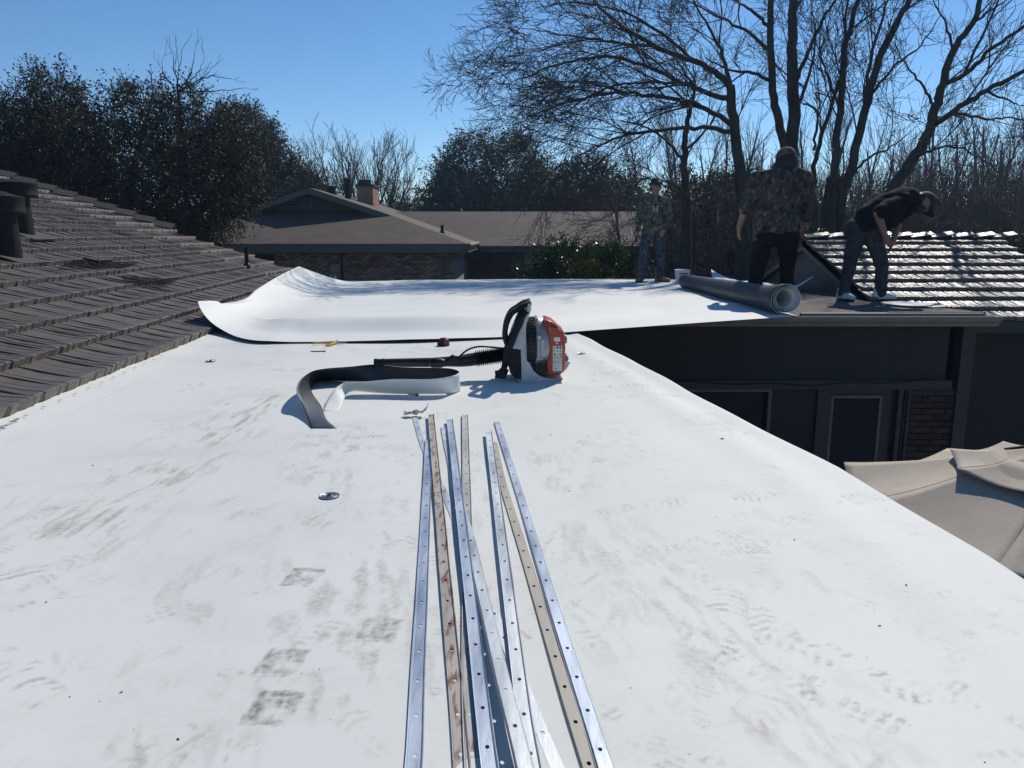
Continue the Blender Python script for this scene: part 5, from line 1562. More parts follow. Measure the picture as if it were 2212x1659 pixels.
def hand(parts, wrist, d, palm_n, side=1, curl=.7, s=1.0):
    """adds palm, four fingers and thumb to a body: d = direction of the forearm, palm_n = palm normal"""
    w = Vector(wrist); d = Vector(d).normalized(); n = Vector(palm_n); n = (n - d * n.dot(d)).normalized(); ac = d.cross(n) * side
    k = w + d * .085 * s
    for i in (-1.2, -.4, .4, 1.2):
        parts.append((w + ac * .010 * i, k + ac * .019 * i * s, .017 * s, .014 * s))
    for i, ln in ((-1.35, .058), (-.45, .07), (.45, .074), (1.35, .066)):
        a = k + ac * .0195 * i * s
        b = a + (d * math.cos(curl * .5) + n * math.sin(curl * .5)) * ln * .5 * s
        c = b + (d * math.cos(curl * 1.4) + n * math.sin(curl * 1.4)) * ln * .5 * s
        parts.append((a, b, .0098 * s, .009 * s)); parts.append((b, c, .009 * s, .0078 * s))
    a = w + d * .03 * s + ac * .03 * s
    b = a + (d * .7 + ac * .6 + n * .3).normalized() * .04 * s
    c = b + (d * .9 + n * .4).normalized() * .032 * s
    parts.append((a, b, .014 * s, .011 * s)); parts.append((b, c, .011 * s, .009 * s))

def camo(name, cols, scale=7, rough=.9):
    m = pmat(name, cols[0], cols[1], scale, rough, bump=.006, bscale=18, detail=6, contrast=(.38, .56), spec=.2)
    nt = m.node_tree; N = nt.nodes; L = nt.links; b = N["Principled BSDF"]
    prev = b.inputs["Base Color"].links[0].from_socket
    tc = N.new("ShaderNodeTexCoord")
    for i, c in enumerate(cols[2:]):
        mp = N.new("ShaderNodeMapping"); mp.inputs["Location"].default_value = (3.1 * (i + 1), 7.7, 1.3); mp.inputs["Scale"].default_value = (1, 1, .8)
        L.new(tc.outputs["Object"], mp.inputs[0])
        nz = N.new("ShaderNodeTexNoise"); nz.inputs["Scale"].default_value = scale * (1.1 + .35 * i); nz.inputs["Detail"].default_value = 8
        L.new(mp.outputs[0], nz.inputs["Vector"])
        cr = N.new("ShaderNodeValToRGB"); cr.color_ramp.elements[0].position = .52 + .03 * i; cr.color_ramp.elements[1].position = .60 + .03 * i
        L.new(nz.outputs[0], cr.inputs[0])
        mx = N.new("ShaderNodeMix"); mx.data_type = 'RGBA'; mx.inputs["B"].default_value = (*c, 1)
        L.new(cr.outputs[0], mx.inputs["Factor"]); L.new(prev, mx.inputs["A"]); prev = mx.outputs["Result"]
    L.new(prev, b.inputs["Base Color"])
    return m
M['skin'] = pmat("tan_skin", (.27, .145, .095), (.32, .18, .12), 14, .55)
M['skin2'] = pmat("warm_skin", (.24, .125, .08), (.29, .155, .105), 14, .55)
M['camo_a'] = camo("camouflage_hoodie", [(.09, .086, .066), (.135, .128, .10), (.045, .044, .036), (.20, .185, .155)], 16)
M['camo_b'] = camo("camouflage_shirt", [(.042, .039, .034), (.075, .066, .058), (.022, .02, .019), (.13, .12, .112)], 13)
M['jeans'] = camo("stained_blue_jeans", [(.05, .058, .074), (.07, .08, .10), (.03, .036, .048), (.13, .132, .135)], 14)
M['jeans2'] = camo("worn_grey_jeans", [(.036, .041, .052), (.045, .051, .062), (.03, .035, .045)], 16)
M['blackcloth'] = pmat("black_cotton", (.006, .006, .007), (.011, .011, .012), 8, .95, spec=.15, bump=.004, bscale=25)
M['tanboot'] = pmat("tan_work_boot", (.22, .125, .055), (.28, .165, .08), 14, .7)
M['darkboot'] = pmat("dark_work_boot", (.03, .025, .02), (.05, .042, .035), 14, .6)
M['cap_blue'] = pmat("navy_cap", (.012, .014, .024), (.018, .02, .032), 12, .8)
M['hair'] = pmat("black_hair", (.006, .005, .005), (.014, .012, .011), 90, .6)
M['whiteshoe'] = pmat("white_shoe", (.62, .62, .62), (.72, .72, .72), 14, .6)

def head(parts, c, r=.095, fwd=(0, -1, 0), up=(0, 0, 1)):
    """skull, jaw, nose, ears"""
    c = Vector(c); f = Vector(fwd).normalized(); u = Vector(up); u = (u - f * u.dot(f)).normalized(); s = f.cross(u)
    parts.append((c + u * .035 - f * .012, c + u * .02 + f * .012, r * .98, r * .93))
    parts.append((c + u * .0, c - u * .075 + f * .035, r * .78, r * .50))
    parts.append((c - u * .06 + f * .05 - s * .02, c - u * .06 + f * .05 + s * .02, .028, .028))
    parts.append((c + u * .012 + f * .085, c - u * .025 + f * .108, .011, .016))                      # nose
    parts.append((c + u * .03 + f * .082 - s * .035, c + u * .03 + f * .082 + s * .035, .014, .014))     # brow
    parts.append((c - u * .055 + f * .085 - s * .018, c - u * .055 + f * .085 + s * .018, .009, .009))   # lips
    for q in (-1, 1):
        parts.append((c + s * q * .088 + u * .012, c + s * q * .09 - u * .03, .016, .011))                # ears
    return c, f, u, s
def eyes(root, c, f, u, s):
    for q in (-1, 1):
        mb = MB(); mb.lathe([(.001, -.010), (.008, -.006), (.010, 0), (.008, .006), (.001, .010)], n=10)
        o = mb.build("eye", M['hair'], root, True, loc=c + s * q * .034 + u * .008 + f * .082)
def baseball_cap(root, c, f, u, s, mat, brim_up=0.0, sc=1.0):
    rot = Matrix((s, f, u)).transposed()
    rot = rot @ Matrix.Scale(sc, 3)
    mb = MB()
    prof = []
    for k in range(8):
        g = k / 7 * math.pi / 2
        prof.append((.108 * math.cos(g) + .0005, .105 * math.sin(g)))
    mb.lathe([(.109, -.012)] + prof, n=24, sc=(.95, 1.06), cap=False)
    mb.lathe([(.006, .104), (.006, .112), (.001, .113)], n=8)
    for k in range(1):
        pass
    crown = mb.build("cap_crown", mat, root, True)
    crown.matrix_local = Matrix.Translation(c + u * .045) @ rot.to_4x4()
    n = 11; rows = []
    for i in range(6):
        r = .10 + .085 * i / 5
        row = []
        for j in range(n):
            a = math.pi / 2 + (-.95 + 1.9 * j / (n - 1))
            rr = .10 + (r - .10) * (1 - .55 * abs(j / (n - 1) - .5) * 2)
            row.append((rr * math.cos(a) * .95, rr * math.sin(a) * 1.06, -.008 - .022 * (abs(j / (n - 1) - .5) * 2) ** 2 - .02 * (i / 5) + brim_up * i / 5))
        rows.append(row)
    o = sheet("cap_brim", np.array(rows), .004, mat, mat, root, up=True)
    o.matrix_local = Matrix.Translation(c + u * .045) @ rot.to_4x4()
    return rot

def boots(root, spots, mat, sole):
    for (x, y, ang, s, hgt) in spots:
        f = Vector((math.sin(ang), -math.cos(ang), 0))
        a = Vector((x, y, 0))
        blob("boot", [(a + Vector((0, 0, .05)) - f * .03, a + Vector((0, 0, hgt)) - f * .035, .055 * s, .058 * s), (a - f * .04 + Vector((0, 0, .05)), a + f * .11 + Vector((0, 0, .042)), .05 * s, .042 * s, (1.0, .95)), (a + f * .10 + Vector((0, 0, .04)), a + f * .15 + Vector((0, 0, .036)), .044 * s, .036 * s)], mat, root, .011, 4)
        mb = MB()
        pts = []
        for k in range(18):
            q = 2 * math.pi * k / 18
            lx = .05 * s * math.cos(q) * (1 if math.sin(q) > -.2 else .85); ly = .14 * s * math.sin(q) + .045
            sd = Vector((f.y, -f.x, 0)); p = a + sd * lx + f * ly; pts.append((p.x, p.y))
        mb.prism(pts, .002, .03, 'xy'); mb.build("boot_sole", sole, root)

def person_hoodie():
    m = .0013
    base = G(1408, 604.5, 0); base = Vector((base.x, 13.2, .006)); base.x = A(1408, 604, 13.2).x
    t = thing("person", "person in camouflage hoodie with letter and dark cap standing at the far roof edge", "person", base)
    def q(x, y, d=0.0): return Vector(((x - 550) * m, d, (1500 - y) * m))
    B = []
    c, f, u, s = head(B, q(562, 290, -.02), .088, (.35, -1, -.05))
    B += [(q(545, 400), q(555, 330, -.01), .06, .055), (q(545, 450), q(545, 820), .10, .12), (q(430, 470), q(660, 470), .06, .06)]
    la = [q(405, 460), q(362, 660, .02), q(342, 840, -.03)]; ra = [q(700, 465), q(748, 655, .02), q(672, 830, -.13)]
    for a in (la, ra): B += [(a[0], a[1], .046, .04), (a[1], a[2], .038, .028)]
    hand(B, la[2], (-.05, -.1, -1), (1, -.2, 0), 1, .6)
    hand(B, ra[2], (-.35, .1, -.8), (0, 1, 0), -1, .8)
    for (h, k, a) in ((q(470, 860), q(430, 1180, -.02), q(405, 1440)), (q(620, 860), q(655, 1180, -.02), q(655, 1440))):
        B += [(h, k, .075, .05), (k, a, .045, .035)]
    blob("body", B, M['skin'], t, .0125, 4)
    eyes(t, c, f, u, s)
    H = [(q(545, 470), q(545, 830), .125, .135, (1.25, .85)), (q(455, 455), q(645, 455), .075, .075), (q(545, 430, .05), q(545, 445, .03), .10, .09, (1.1, .8)), (q(480, 850), q(610, 850), .115, .115, (1, .8)),
         (q(500, 420, .0), q(590, 420, .0), .06, .06)]
    for a in (la, ra): H += [(a[0], a[1], .072, .064), (a[1], a[1].lerp(a[2], .92), .062, .046)]
    H += [(q(440, 480), q(390, 600), .06, .07), (q(660, 480), q(715, 600), .06, .07)]
    blob("hoodie", H, M['camo_a'], t, .0145, 4, .008, 12)
    P = [(q(480, 850), q(610, 850), .112, .112, (1, .9))]
    for (h, k, a) in ((q(470, 880), q(425, 1190, -.02), q(405, 1420)), (q(620, 880), q(655, 1190, -.02), q(655, 1420))):
        P += [(h, k, .098, .074), (k, a, .072, .070), (a, a + Vector((0, 0, -.02)), .074, .074)]
    blob("jeans", P, M['jeans'], t, .0145, 4, .008, 12)
    boots(t, [(q(397, 0).x, .0, -.5, 1.0, .16), (q(655, 0).x, .0, 1.0, 1.0, .16)], M['tanboot'], M['darkboot'])
    rot = baseball_cap(t, c, f, u, s, M['cap_blue'], .012)
    mb = MB()   # cap badge: an interlaced pair of strokes
    for (x0, z0, x1, z1) in ((-.022, .035, -.022, .075), (-.022, .075, .0, .04), (.0, .04, .0, .085), (.005, .04, .025, .04), (.008, .075, .03, .06), (.03, .06, .015, .03)):
        a = Vector((x0, .108, z0)); b = Vector((x1, .108, z1)); mb.tube([a, b], .0045, 5)
    o = mb.build("cap_badge", M['sticker'], t); o.matrix_local = Matrix.Translation(c + u * .035) @ rot.to_4x4()
    blob("hair", [(c - f * .03 + u * .03, c - f * .045 - u * .02, .088, .075)], M['hair'], t, .012, 3)
    # chest letter
    mb = MB(); yv = -.158
    z0, z1 = q(0, 608).z, q(0, 530).z; x0, x1 = q(508, 0).x, q(580, 0).x
    mb.bx(x0, x0 + .026, yv, yv + .012, z0, z1); mb.bx(x1 - .026, x1, yv, yv + .012, z0, z1); mb.bx(x0 + .026, x1 - .026, yv + .001, yv + .012, (z0 + z1) / 2 - .01, (z0 + z1) / 2 + .01)
    for x in (x0, x1 - .026):
        for z in (z0, z1 - .012): mb.bx(x - .01, x + .036, yv - .001, yv + .011, z, z + .012)
    mb.build("chest_letter", M['letter'], t)
    mb = MB(); mb.prism([(q(527, 0).x, q(0, 525).z), (q(555, 0).x, q(0, 525).z), (q(540, 0).x, q(0, 487).z)], yv, yv + .012); mb.build("chest_emblem", M['ink'], t)
    for x in (500, 600):
        mb = MB(); mb.tube([q(x, 430, -.10), q(x - 4, 520, -.145), q(x - 4, 640, -.155)], .004, 6); mb.build("drawstring", M['ink'], t)
M['letter'] = pmat("pale_green_print", (.33, .35, .27), (.40, .42, .33), 30, .8)
person_hoodie()

def person_back():
    m = .001233
    base = Vector((A(1672, 640, 9.75).x, 9.75, .0))
    t = thing("person", "large person in loose camouflage shirt and black trousers seen from behind", "person", base)
    def q(x, y, d=0.0): return Vector(((x - 580) * m, d, (1588 - y) * m))
    B = []
    c, f, u, s = head(B, q(632, 222, .05), .116, (-.35, 1, -.35))
    B += [(q(600, 330, .02), q(620, 260, .03), .085, .08), (q(580, 400), q(570, 900), .12, .125), (q(430, 380), q(730, 380), .07, .07)]
    la = [q(350, 390), q(240, 670, .0), q(195, 870, .04)]; ra = [q(815, 390), q(895, 650, .05), q(862, 850, .12)]
    for a in (la, ra): B += [(a[0], a[1], .062, .055), (a[1], a[2], .053, .036)]
    hand(B, la[2], (.02, .15, -1), (1, .2, 0), -1, .5, 1.1)
    hand(B, ra[2], (-.1, .1, -1), (-1, .2, 0), 1, .6, 1.1)
    legs = ((q(440, 960), q(405, 1240, .04), q(375, 1510)), (q(690, 960), q(705, 1250, .04), q(710, 1510)))
    for (h, k, a) in legs: B += [(h, k, .095, .065), (k, a, .06, .045)]
    blob("body", B, M['skin2'], t, .013, 4)
    eyes(t, c, f, u, s)
    H = [(q(570, 430), q(558, 800), .20, .22, (1.1, .85)), (q(425, 440), q(415, 895), .115, .12), (q(715, 440), q(690, 885), .115, .12), (q(560, 900), q(560, 905), .12, .12, (1.2, 1.2)), (q(450, 385), q(740, 385), .095, .095), (q(420, 440), q(745, 440), .11, .11), (q(430, 900), q(690, 900), .13, .13, (1, 1.0)), (q(420, 975), q(690, 960), .115, .115), (q(520, 330, .02), q(690, 330, .02), .075, .075)]
    H += [(la[0], la[0].lerp(la[1], .95), .095, .088), (la[0].lerp(la[1], .95), la[1] + Vector((-.005, 0, -.015)), .09, .088)]
    H += [(ra[0], ra[1], .098, .095), (ra[1], ra[1].lerp(ra[2], .55), .092, .08)]
    H += [(q(420, 450), q(330, 560), .09, .09), (q(770, 450), q(840, 560), .09, .09), (q(560, 320), q(390, 385), .075, .085), (q(690, 320), q(800, 390), .075, .09)]
    blob("shirt", H, M['camo_b'], t, .016, 4, .011, 9)
    P = [(q(440, 960), q(690, 950), .135, .135, (1, 1.05))]
    for (h, k, a) in legs: P += [(h, k, .132, .102), (k, a + Vector((0, 0, .02)), .10, .082)]
    blob("trousers", P, M['blackcloth'], t, .016, 4, .012, 9)
    boots(t, [(q(372, 0).x, .03, math.pi + .15, 1.1, .16), (q(712, 0).x, .03, math.pi - .2, 1.1, .16)], M['darkboot'], M['black'])
    rot = baseball_cap(t, c + u * .01, f, u, s, M['camo_cap'], .0, 1.14)
    blob("hair", [(c + u * .02 - f * .02, c - u * .05 - f * .04, .116, .105), (c - u * .06 + f * .03, c - u * .09 + f * .04, .09, .06), (c - u * .02 - s * .04, c - u * .02 + s * .04, .10, .10)], M['hair'], t, .012, 4)
    blob("shirt_collar", [(q(500, 320, .0), q(520, 285, .06), .05, .045), (q(690, 325, .0), q(690, 290, .06), .05, .045), (q(520, 325, -.05), q(670, 325, -.05), .045, .045)], M['camo_b'], t, .012, 4)
M['undershirt'] = pmat("grey_blue_cotton", (.10, .12, .14), (.13, .15, .17), 8, .9)
M['camo_cap'] = camo("camouflage_cap", [(.085, .08, .05), (.14, .125, .08), (.05, .045, .03)], 14)
person_back()

def person_bent():
    m = .001032
    base = Vector((A(1868, 648, 9.62).x, 9.62, -.012))
    t = thing("person", "person in black shirt and jeans bending over with hands at one knee", "person", base)
    def q(x, y, d=0.0): return Vector(((x - 560) * m, d, (1445 - y) * m))
    B = []
    fw = Vector((.55, -.35, -.85)); 
    c, f, u, s = head(B, q(1115, 300, -.06), .106, (.50, -.30, -.82), (.82, .1, .5))
    B += [(q(930, 260, 0), q(1050, 270, -.03), .07, .065), (q(420, 610, .0), q(600, 430, .0), .11, .12, (1, 1.0)), (q(600, 430), q(860, 310), .12, .11, (1, 1.0)), (q(840, 310, -.13), q(870, 320, .13), .06, .06)]
    na = [q(560, 400, -.19), q(540, 520, -.24), q(690, 690, -.20)]
    na = [q(640, 330, -.19), q(500, 420, -.27), q(650, 690, -.20)]
    fa = [q(930, 400, .12), q(900, 600, .06), q(800, 770, -.05)]
    B += [(na[0], na[1], .06, .05), (na[1], na[2], .05, .036), (fa[0], fa[1], .055, .047), (fa[1], fa[2], .045, .034)]
    hand(B, na[2], (.55, .1, -.75), (.2, .9, 0), -1, .8, 1.05)
    hand(B, fa[2], (-.3, -.2, -.9), (-.8, .2, 0), 1, .7, 1.05)
    legs = ((q(400, 650, .02), q(345, 1000, .0), q(295, 1350, .0)), (q(560, 670, -.06), q(690, 1000, -.08), q(715, 1350, -.06)))
    for (h, k, a) in legs: B += [(h, k, .09, .06), (k, a, .055, .042)]
    blob("body", B, M['skin2'], t, .0125, 4)
    eyes(t, c, f, u, s)
    H = [(q(430, 590, 0), q(560, 460, 0), .15, .17, (1, 1.15)), (q(540, 470), q(700, 370), .18, .185, (1, 1.1)), (q(680, 375), q(935, 270), .19, .175, (1, 1.1)), (q(700, 440), q(900, 350), .17, .14), (q(860, 270, -.13), q(890, 290, .16), .095, .095), (q(600, 560), q(800, 470), .12, .12),
         (q(950, 255), q(1020, 245), .10, .085), (q(900, 380), q(960, 350), .12, .11)]
    H += [(q(760, 320, -.15), q(545, 405, -.255), .105, .095), (q(930, 340, .12), fa[0].lerp(fa[1], .45), .09, .075)]
    blob("shirt", H, M['blackcloth'], t, .0155, 4, .010, 10)
    P = [(q(370, 600, 0), q(450, 660, 0), .135, .135, (1, 1.1)), (q(420, 640, 0), q(560, 690, -.04), .12, .11)]
    for (h, k, a) in legs: P += [(h, k, .115, .082), (k, a, .080, .068)]
    blob("jeans", P, M['jeans2'], t, .0145, 4, .008, 11)
    for (x, y, ang) in ((q(293, 0).x, .0, .3), (q(715, 0).x, -.05, 1.45)):
        fz = Vector((math.sin(ang), -math.cos(ang), 0)); a = Vector((x, y, .012))
        blob("shoe", [(a - fz * .05 + Vector((0, 0, .05)), a + fz * .10 + Vector((0, 0, .045)), .052, .045), (a - fz * .03 + Vector((0, 0, .06)), a - fz * .03 + Vector((0, 0, .11)), .052, .054), (a + fz * .1 + Vector((0, 0, .042)), a + fz * .17 + Vector((0, 0, .036)), .045, .034)], M['whiteshoe'], t, .011, 4)
        mb = MB(); pts = []
        for k in range(18):
            g = 2 * math.pi * k / 18; sd = Vector((fz.y, -fz.x, 0)); p = a + sd * (.052 * math.cos(g)) + fz * (.15 * math.sin(g) + .05); pts.append((p.x, p.y))
        mb.prism(pts, .0, .028, 'xy'); mb.build("shoe_sole", M['black'], t)
    blob("hair", [(c + u * .03 - f * .01, c + u * .0 - f * .045, .104, .094)], M['hair'], t, .012, 4)
    blob("beard", [(c - u * .05 + f * .03, c - u * .085 + f * .045, .075, .05)], M['hair'], t, .012, 4)
    baseball_cap(t, c, f, u, s, M['cap_blue'], 0, 1.08)
    mb = MB(); mb.tube([c + u * .10 + s * .09 - f * .02, c + u * .112 + s * .06 + f * .03, c + u * .115 + f * .045, c + u * .112 - s * .06 + f * .03, c + u * .10 - s * .09 - f * .02], .006, 6); mb.build("sunglasses", M['glass'], t)
    # tool pouch at the hip
    mb = MB(); mb.box(q(535, 740, -.12), (.10, .05, .13)); mb.build("tool_pouch", M['darkboot'], t, True, .012)
    mb = MB(); mb.box(q(330, 610, -.12), (.07, .02, .09)); mb.build("rear_pocket", M['jeans2'], t, True, .006)
person_bent()
# ================================================================ trees
class Wood:
    """collects many thin tubes as arrays"""
    def __init__(s): s.V = []; s.F = []; s.n = 0; s.tips = []
    def add(s, P, R, k):
        P = np.asarray(P, float); m = len(P)
        T = np.gradient(P, axis=0); T /= (np.linalg.norm(T, axis=1, keepdims=True) + 1e-9)
        ref = np.array([0.31, 0.22, 0.92]) if abs(T[:, 2].mean()) < .8 else np.array([0.9, .3, .1])
        U = np.cross(T, ref); U /= (np.linalg.norm(U, axis=1, keepdims=True) + 1e-9)
        W = np.cross(T, U)
        a = np.arange(k) * 2 * np.pi / k
        ring = P[:, None, :] + R[:, None, None] * (U[:, None, :] * np.cos(a)[None, :, None] + W[:, None, :] * np.sin(a)[None, :, None])
        s.V.append(ring.reshape(-1, 3))
        i = (np.arange(m - 1)[:, None] * k + np.arange(k)[None, :]).ravel()
        j = (np.arange(m - 1)[:, None] * k + (np.arange(k)[None, :] + 1) % k).ravel()
        s.F.append(np.stack([i, j, j + k, i + k], 1) + s.n)
        s.n += m * k
    def build(s, name, mat, parent):
        me = mesh_np(name, np.concatenate(s.V), np.concatenate(s.F), [mat], True)
        return link(name, me, parent)

def unit(v): return v / (np.linalg.norm(v) + 1e-9)

def grow(W, rg, p, d, L, r, lev, maxlev, prm):
    """one branch and, recursively, what grows from it"""
    n = max(3, int(L / prm['seg'][min(lev, len(prm['seg']) - 1)]) + 1)
    P = np.empty((n + 1, 3)); P[0] = p
    dd = d.copy(); st = L / n
    wob = prm['wob']; trop = prm['trop'][min(lev, len(prm['trop']) - 1)]
    for i in range(n):
        dd = unit(dd + rg.normal(0, wob, 3) + np.array([0, 0, trop]))
        P[i + 1] = P[i] + dd * st
    R = r * (1 - .72 * np.linspace(0, 1, n + 1)); R = np.maximum(R, prm['rmin'])
    k = 6 if r > .05 else (4 if r > .012 else 3)
    W.add(P, R, k)
    if lev >= maxlev:
        W.tips.append(P[-1]); return
    side_shoots(W, rg, P, R, L, lev, maxlev, prm)

def side_shoots(W, rg, P, R, L, lev, maxlev, prm, t0=.18, dens=None, scale=1.0):
    nb = max(2, int(L * (dens or prm['dens'][min(lev, len(prm['dens']) - 1)]) * rg.uniform(.8, 1.2)))
    ts = np.sort(rg.uniform(t0, 1.0, nb))
    ts[-1] = 1.0
    n = len(P) - 1
    for t in ts:
        x = t * n; i = min(int(x), n - 1); f = x - i
        q = P[i] * (1 - f) + P[i + 1] * f
        tan = unit(P[i + 1] - P[i]); rr = R[i] * (1 - f) + R[i + 1] * f
        rnd = rg.normal(0, 1, 3); perp = unit(rnd - tan * rnd.dot(tan))
        ang = rg.uniform(*prm['ang'])
        d2 = unit(tan * math.cos(ang) + perp * math.sin(ang) + np.array([0, 0, prm['lift']]))
        l2 = prm['len'][min(lev, len(prm['len']) - 1)] * rg.uniform(.55, 1.25) * (1.1 - .45 * t) * scale
        grow(W, rg, q, d2, l2, max(min(rr * .62, l2 * prm.get('slim', .02)), prm['rmin']), lev + 1, maxlev, prm)

def limb(W, rg, pts, r0, r1, prm, maxlev=3, dens=None, t0=.2, lev=0, scale=1.0):
    P = catmull(pts, 5)
    P[1:-1] += rg.normal(0, .015, P[1:-1].shape)
    R = np.linspace(r0, r1, len(P)) ; R[0] = r0
    W.add(P, R, 10 if r0 > .08 else 6)
    L = float(np.linalg.norm(np.diff(P, axis=0), axis=1).sum())
    side_shoots(W, rg, P, R, L, lev, maxlev, prm, t0, dens, scale)
    return P

def Z8(x, y, Y): return np.array(A(1014.9 + .5412 * x, .5412 * y, Y))

BARE = dict(seg=(.35, .25, .16, .12), wob=.10, trop=(.03, .03, .03, .03), rmin=.0045, dens=(2.6, 4.8, 6.6, 6.5), ang=(.4, .9), lift=.06, len=(1.9, .95, .5, .26), slim=.013)
DROOP = dict(seg=(.35, .25, .16, .12), wob=.09, trop=(-.015, -.03, -.02, .03), rmin=.0045, dens=(3.3, 5.2, 6.6, 6.5), ang=(.3, .8), lift=.0, len=(1.8, 1.0, .5, .26), slim=.013)

def tree_double():
    rg = np.random.default_rng(1); Y = 18.0
    t = thing("bare_tree", "tall bare tree with two thick upright trunks rising behind the large worker", "tree", Vector((A(1700, 600, Y).x, Y, ZG)))
    o = np.array(t.location)
    W = Wood()
    b = Z8(1278, 1330, Y)
    b[2] = ZG - .1
    trunks = [([b, Z8(1280, 900, Y), Z8(1290, 520, Y), Z8(1287, 300, Y), Z8(1287, 120, Y), Z8(1296, -60, Y), Z8(1310, -260, Y + .3)], .29, .10),
              ([Z8(1270, 640, Y - .05), Z8(1232, 480, Y - .1), Z8(1206, 330, Y - .15), Z8(1198, 130, Y - .2), Z8(1204, -60, Y - .3), Z8(1180, -220, Y - .3)], .17, .08),
              ([Z8(1300, 330, Y), Z8(1350, 210, Y - .3), Z8(1390, 120, Y - .5), Z8(1450, 20, Y - .8), Z8(1500, -90, Y - 1.)], .08, .03)]
    for i, (p, r0, r1) in enumerate(trunks):
        limb(W, rg, [q - o for q in p], r0 * .62, r1 * .66, BARE, 4, dens=.55 if i < 2 else 1.5, t0=.45 if i < 2 else .2)
    for p in ([Z8(1200, 110, Y), Z8(1140, 55, Y - .3), Z8(1060, 0, Y - .5), Z8(960, -60, Y - .8)], [Z8(1210, 330, Y), Z8(1130, 290, Y - .5), Z8(1040, 280, Y - .9), Z8(940, 230, Y - 1.2)], [Z8(1290, 60, Y), Z8(1340, -40, Y + .5), Z8(1400, -150, Y + .8)],
              [Z8(1198, 200, Y), Z8(1100, 120, Y + .3), Z8(980, 60, Y + .5), Z8(860, 0, Y + .6)], [Z8(1310, 430, Y), Z8(1345, 330, Y + .3), Z8(1375, 200, Y + .5), Z8(1380, 90, Y + .6)]):
        limb(W, rg, [q - o for q in p], .045, .012, BARE, 4)
    W.build("trunk", M['bark'], t)
tree_double()

def tree_arching():
    rg = np.random.default_rng(2); Y = 17.0
    t = thing("bare_tree", "spreading bare tree with long arching limbs drooping over the brown shingle roof", "tree", Vector((A(1590, 600, Y).x, Y, ZG)))
    o = np.array(t.location); W = Wood()
    b = Z8(1090, 1330, Y); b[2] = ZG - .1
    L = [([b, Z8(1088, 900, Y), Z8(1080, 720, Y), Z8(1058, 520, Y), Z8(1040, 340, Y)], .25, .14, .3),
         ([Z8(1040, 340, Y), Z8(980, 285, Y - .2), Z8(880, 240, Y - .4), Z8(760, 190, Y - .6), Z8(640, 128, Y - .8), Z8(570, 75, Y - 1), Z8(510, 15, Y - 1.1), Z8(470, -50, Y - 1.2)], .115, .02, 2.0),
         ([Z8(1045, 400, Y), Z8(950, 370, Y + .4), Z8(850, 330, Y + .6), Z8(720, 270, Y + .7), Z8(540, 225, Y + .6), Z8(380, 250, Y + .5), Z8(240, 300, Y + .5), Z8(150, 335, Y + .4)], .10, .012, 2.6),
         ([Z8(1055, 500, Y), Z8(950, 440, Y - .6), Z8(800, 395, Y - 1.1), Z8(620, 370, Y - 1.5), Z8(420, 400, Y - 1.7), Z8(280, 450, Y - 1.8), Z8(170, 500, Y - 1.9)], .09, .010, 2.6),
         ([Z8(1060, 530, Y), Z8(930, 512, Y - .2), Z8(760, 518, Y - .6), Z8(600, 545, Y - .9), Z8(480, 600, Y - 1.1), Z8(400, 650, Y - 1.2)], .09, .010, 2.8),
         ([Z8(900, 250, Y - .4), Z8(760, 130, Y - .1), Z8(640, 60, Y + .2), Z8(500, 20, Y + .4), Z8(380, 10, Y + .5), Z8(250, 40, Y + .6)], .06, .010, 2.6),
         ([Z8(760, 190, Y - .6), Z8(600, 170, Y - 1.), Z8(450, 150, Y - 1.3), Z8(300, 130, Y - 1.6), Z8(180, 110, Y - 1.8)], .05, .008, 2.8),
         ([Z8(1040, 345, Y), Z8(1000, 200, Y + .4), Z8(940, 80, Y + .7), Z8(860, -40, Y + .9)], .08, .02, 1.8),
         ([Z8(850, 330, Y + .6), Z8(700, 330, Y + .8), Z8(550, 350, Y + 1.), Z8(420, 420, Y + 1.1), Z8(330, 500, Y + 1.2)], .05, .008, 2.8),
         ([Z8(620, 370, Y - 1.5), Z8(480, 330, Y - 1.6), Z8(330, 330, Y - 1.8), Z8(200, 390, Y - 1.9)], .04, .008, 2.8)]
    for i, (p, r0, r1, dn) in enumerate(L):
        limb(W, rg, [q - o for q in p], r0 * .62, r1 * .66, DROOP, 4 if i else 2, dens=dn, t0=.15 if i else .7)
    W.build("trunk", M['bark'], t)
    t2 = thing("bare_tree", "dark bare tree with a leaning trunk beside the far standing worker", "tree", Vector((A(1480, 600, 19).x, 19, ZG)))
    o = np.array(t2.location); W = Wood(); Y = 19
    b = Z8(862, 1330, Y); b[2] = ZG - .1
    for i, (p, r0, r1, dn) in enumerate([([b, Z8(868, 900, Y), Z8(855, 700, Y), Z8(860, 560, Y), Z8(880, 430, Y), Z8(900, 330, Y + .2), Z8(890, 240, Y + .3)], .21, .015, 1.2), ([Z8(860, 650, Y), Z8(780, 560, Y - .4), Z8(690, 500, Y - .6), Z8(600, 480, Y - .8)], .06, .015, 2.4), ([Z8(860, 600, Y), Z8(960, 500, Y + .3), Z8(1010, 400, Y + .4)], .06, .015, 2.4),
                             ([Z8(862, 760, Y), Z8(760, 720, Y - 1), Z8(650, 720, Y - 1.5), Z8(560, 760, Y - 1.7)], .05, .01, 3.0), ([Z8(870, 900, Y), Z8(800, 840, Y - 1), Z8(700, 850, Y - 1.6), Z8(620, 900, Y - 1.8)], .05, .01, 3.0), ([Z8(870, 820, Y), Z8(980, 760, Y - .8), Z8(1060, 780, Y - 1.2)], .05, .01, 3.0)]):
        limb(W, rg, [q - o for q in p], r0 * .62, r1 * .66, DROOP, 3, dens=dn, t0=.3)
    W.build("trunk", M['bark'], t2)
tree_arching()

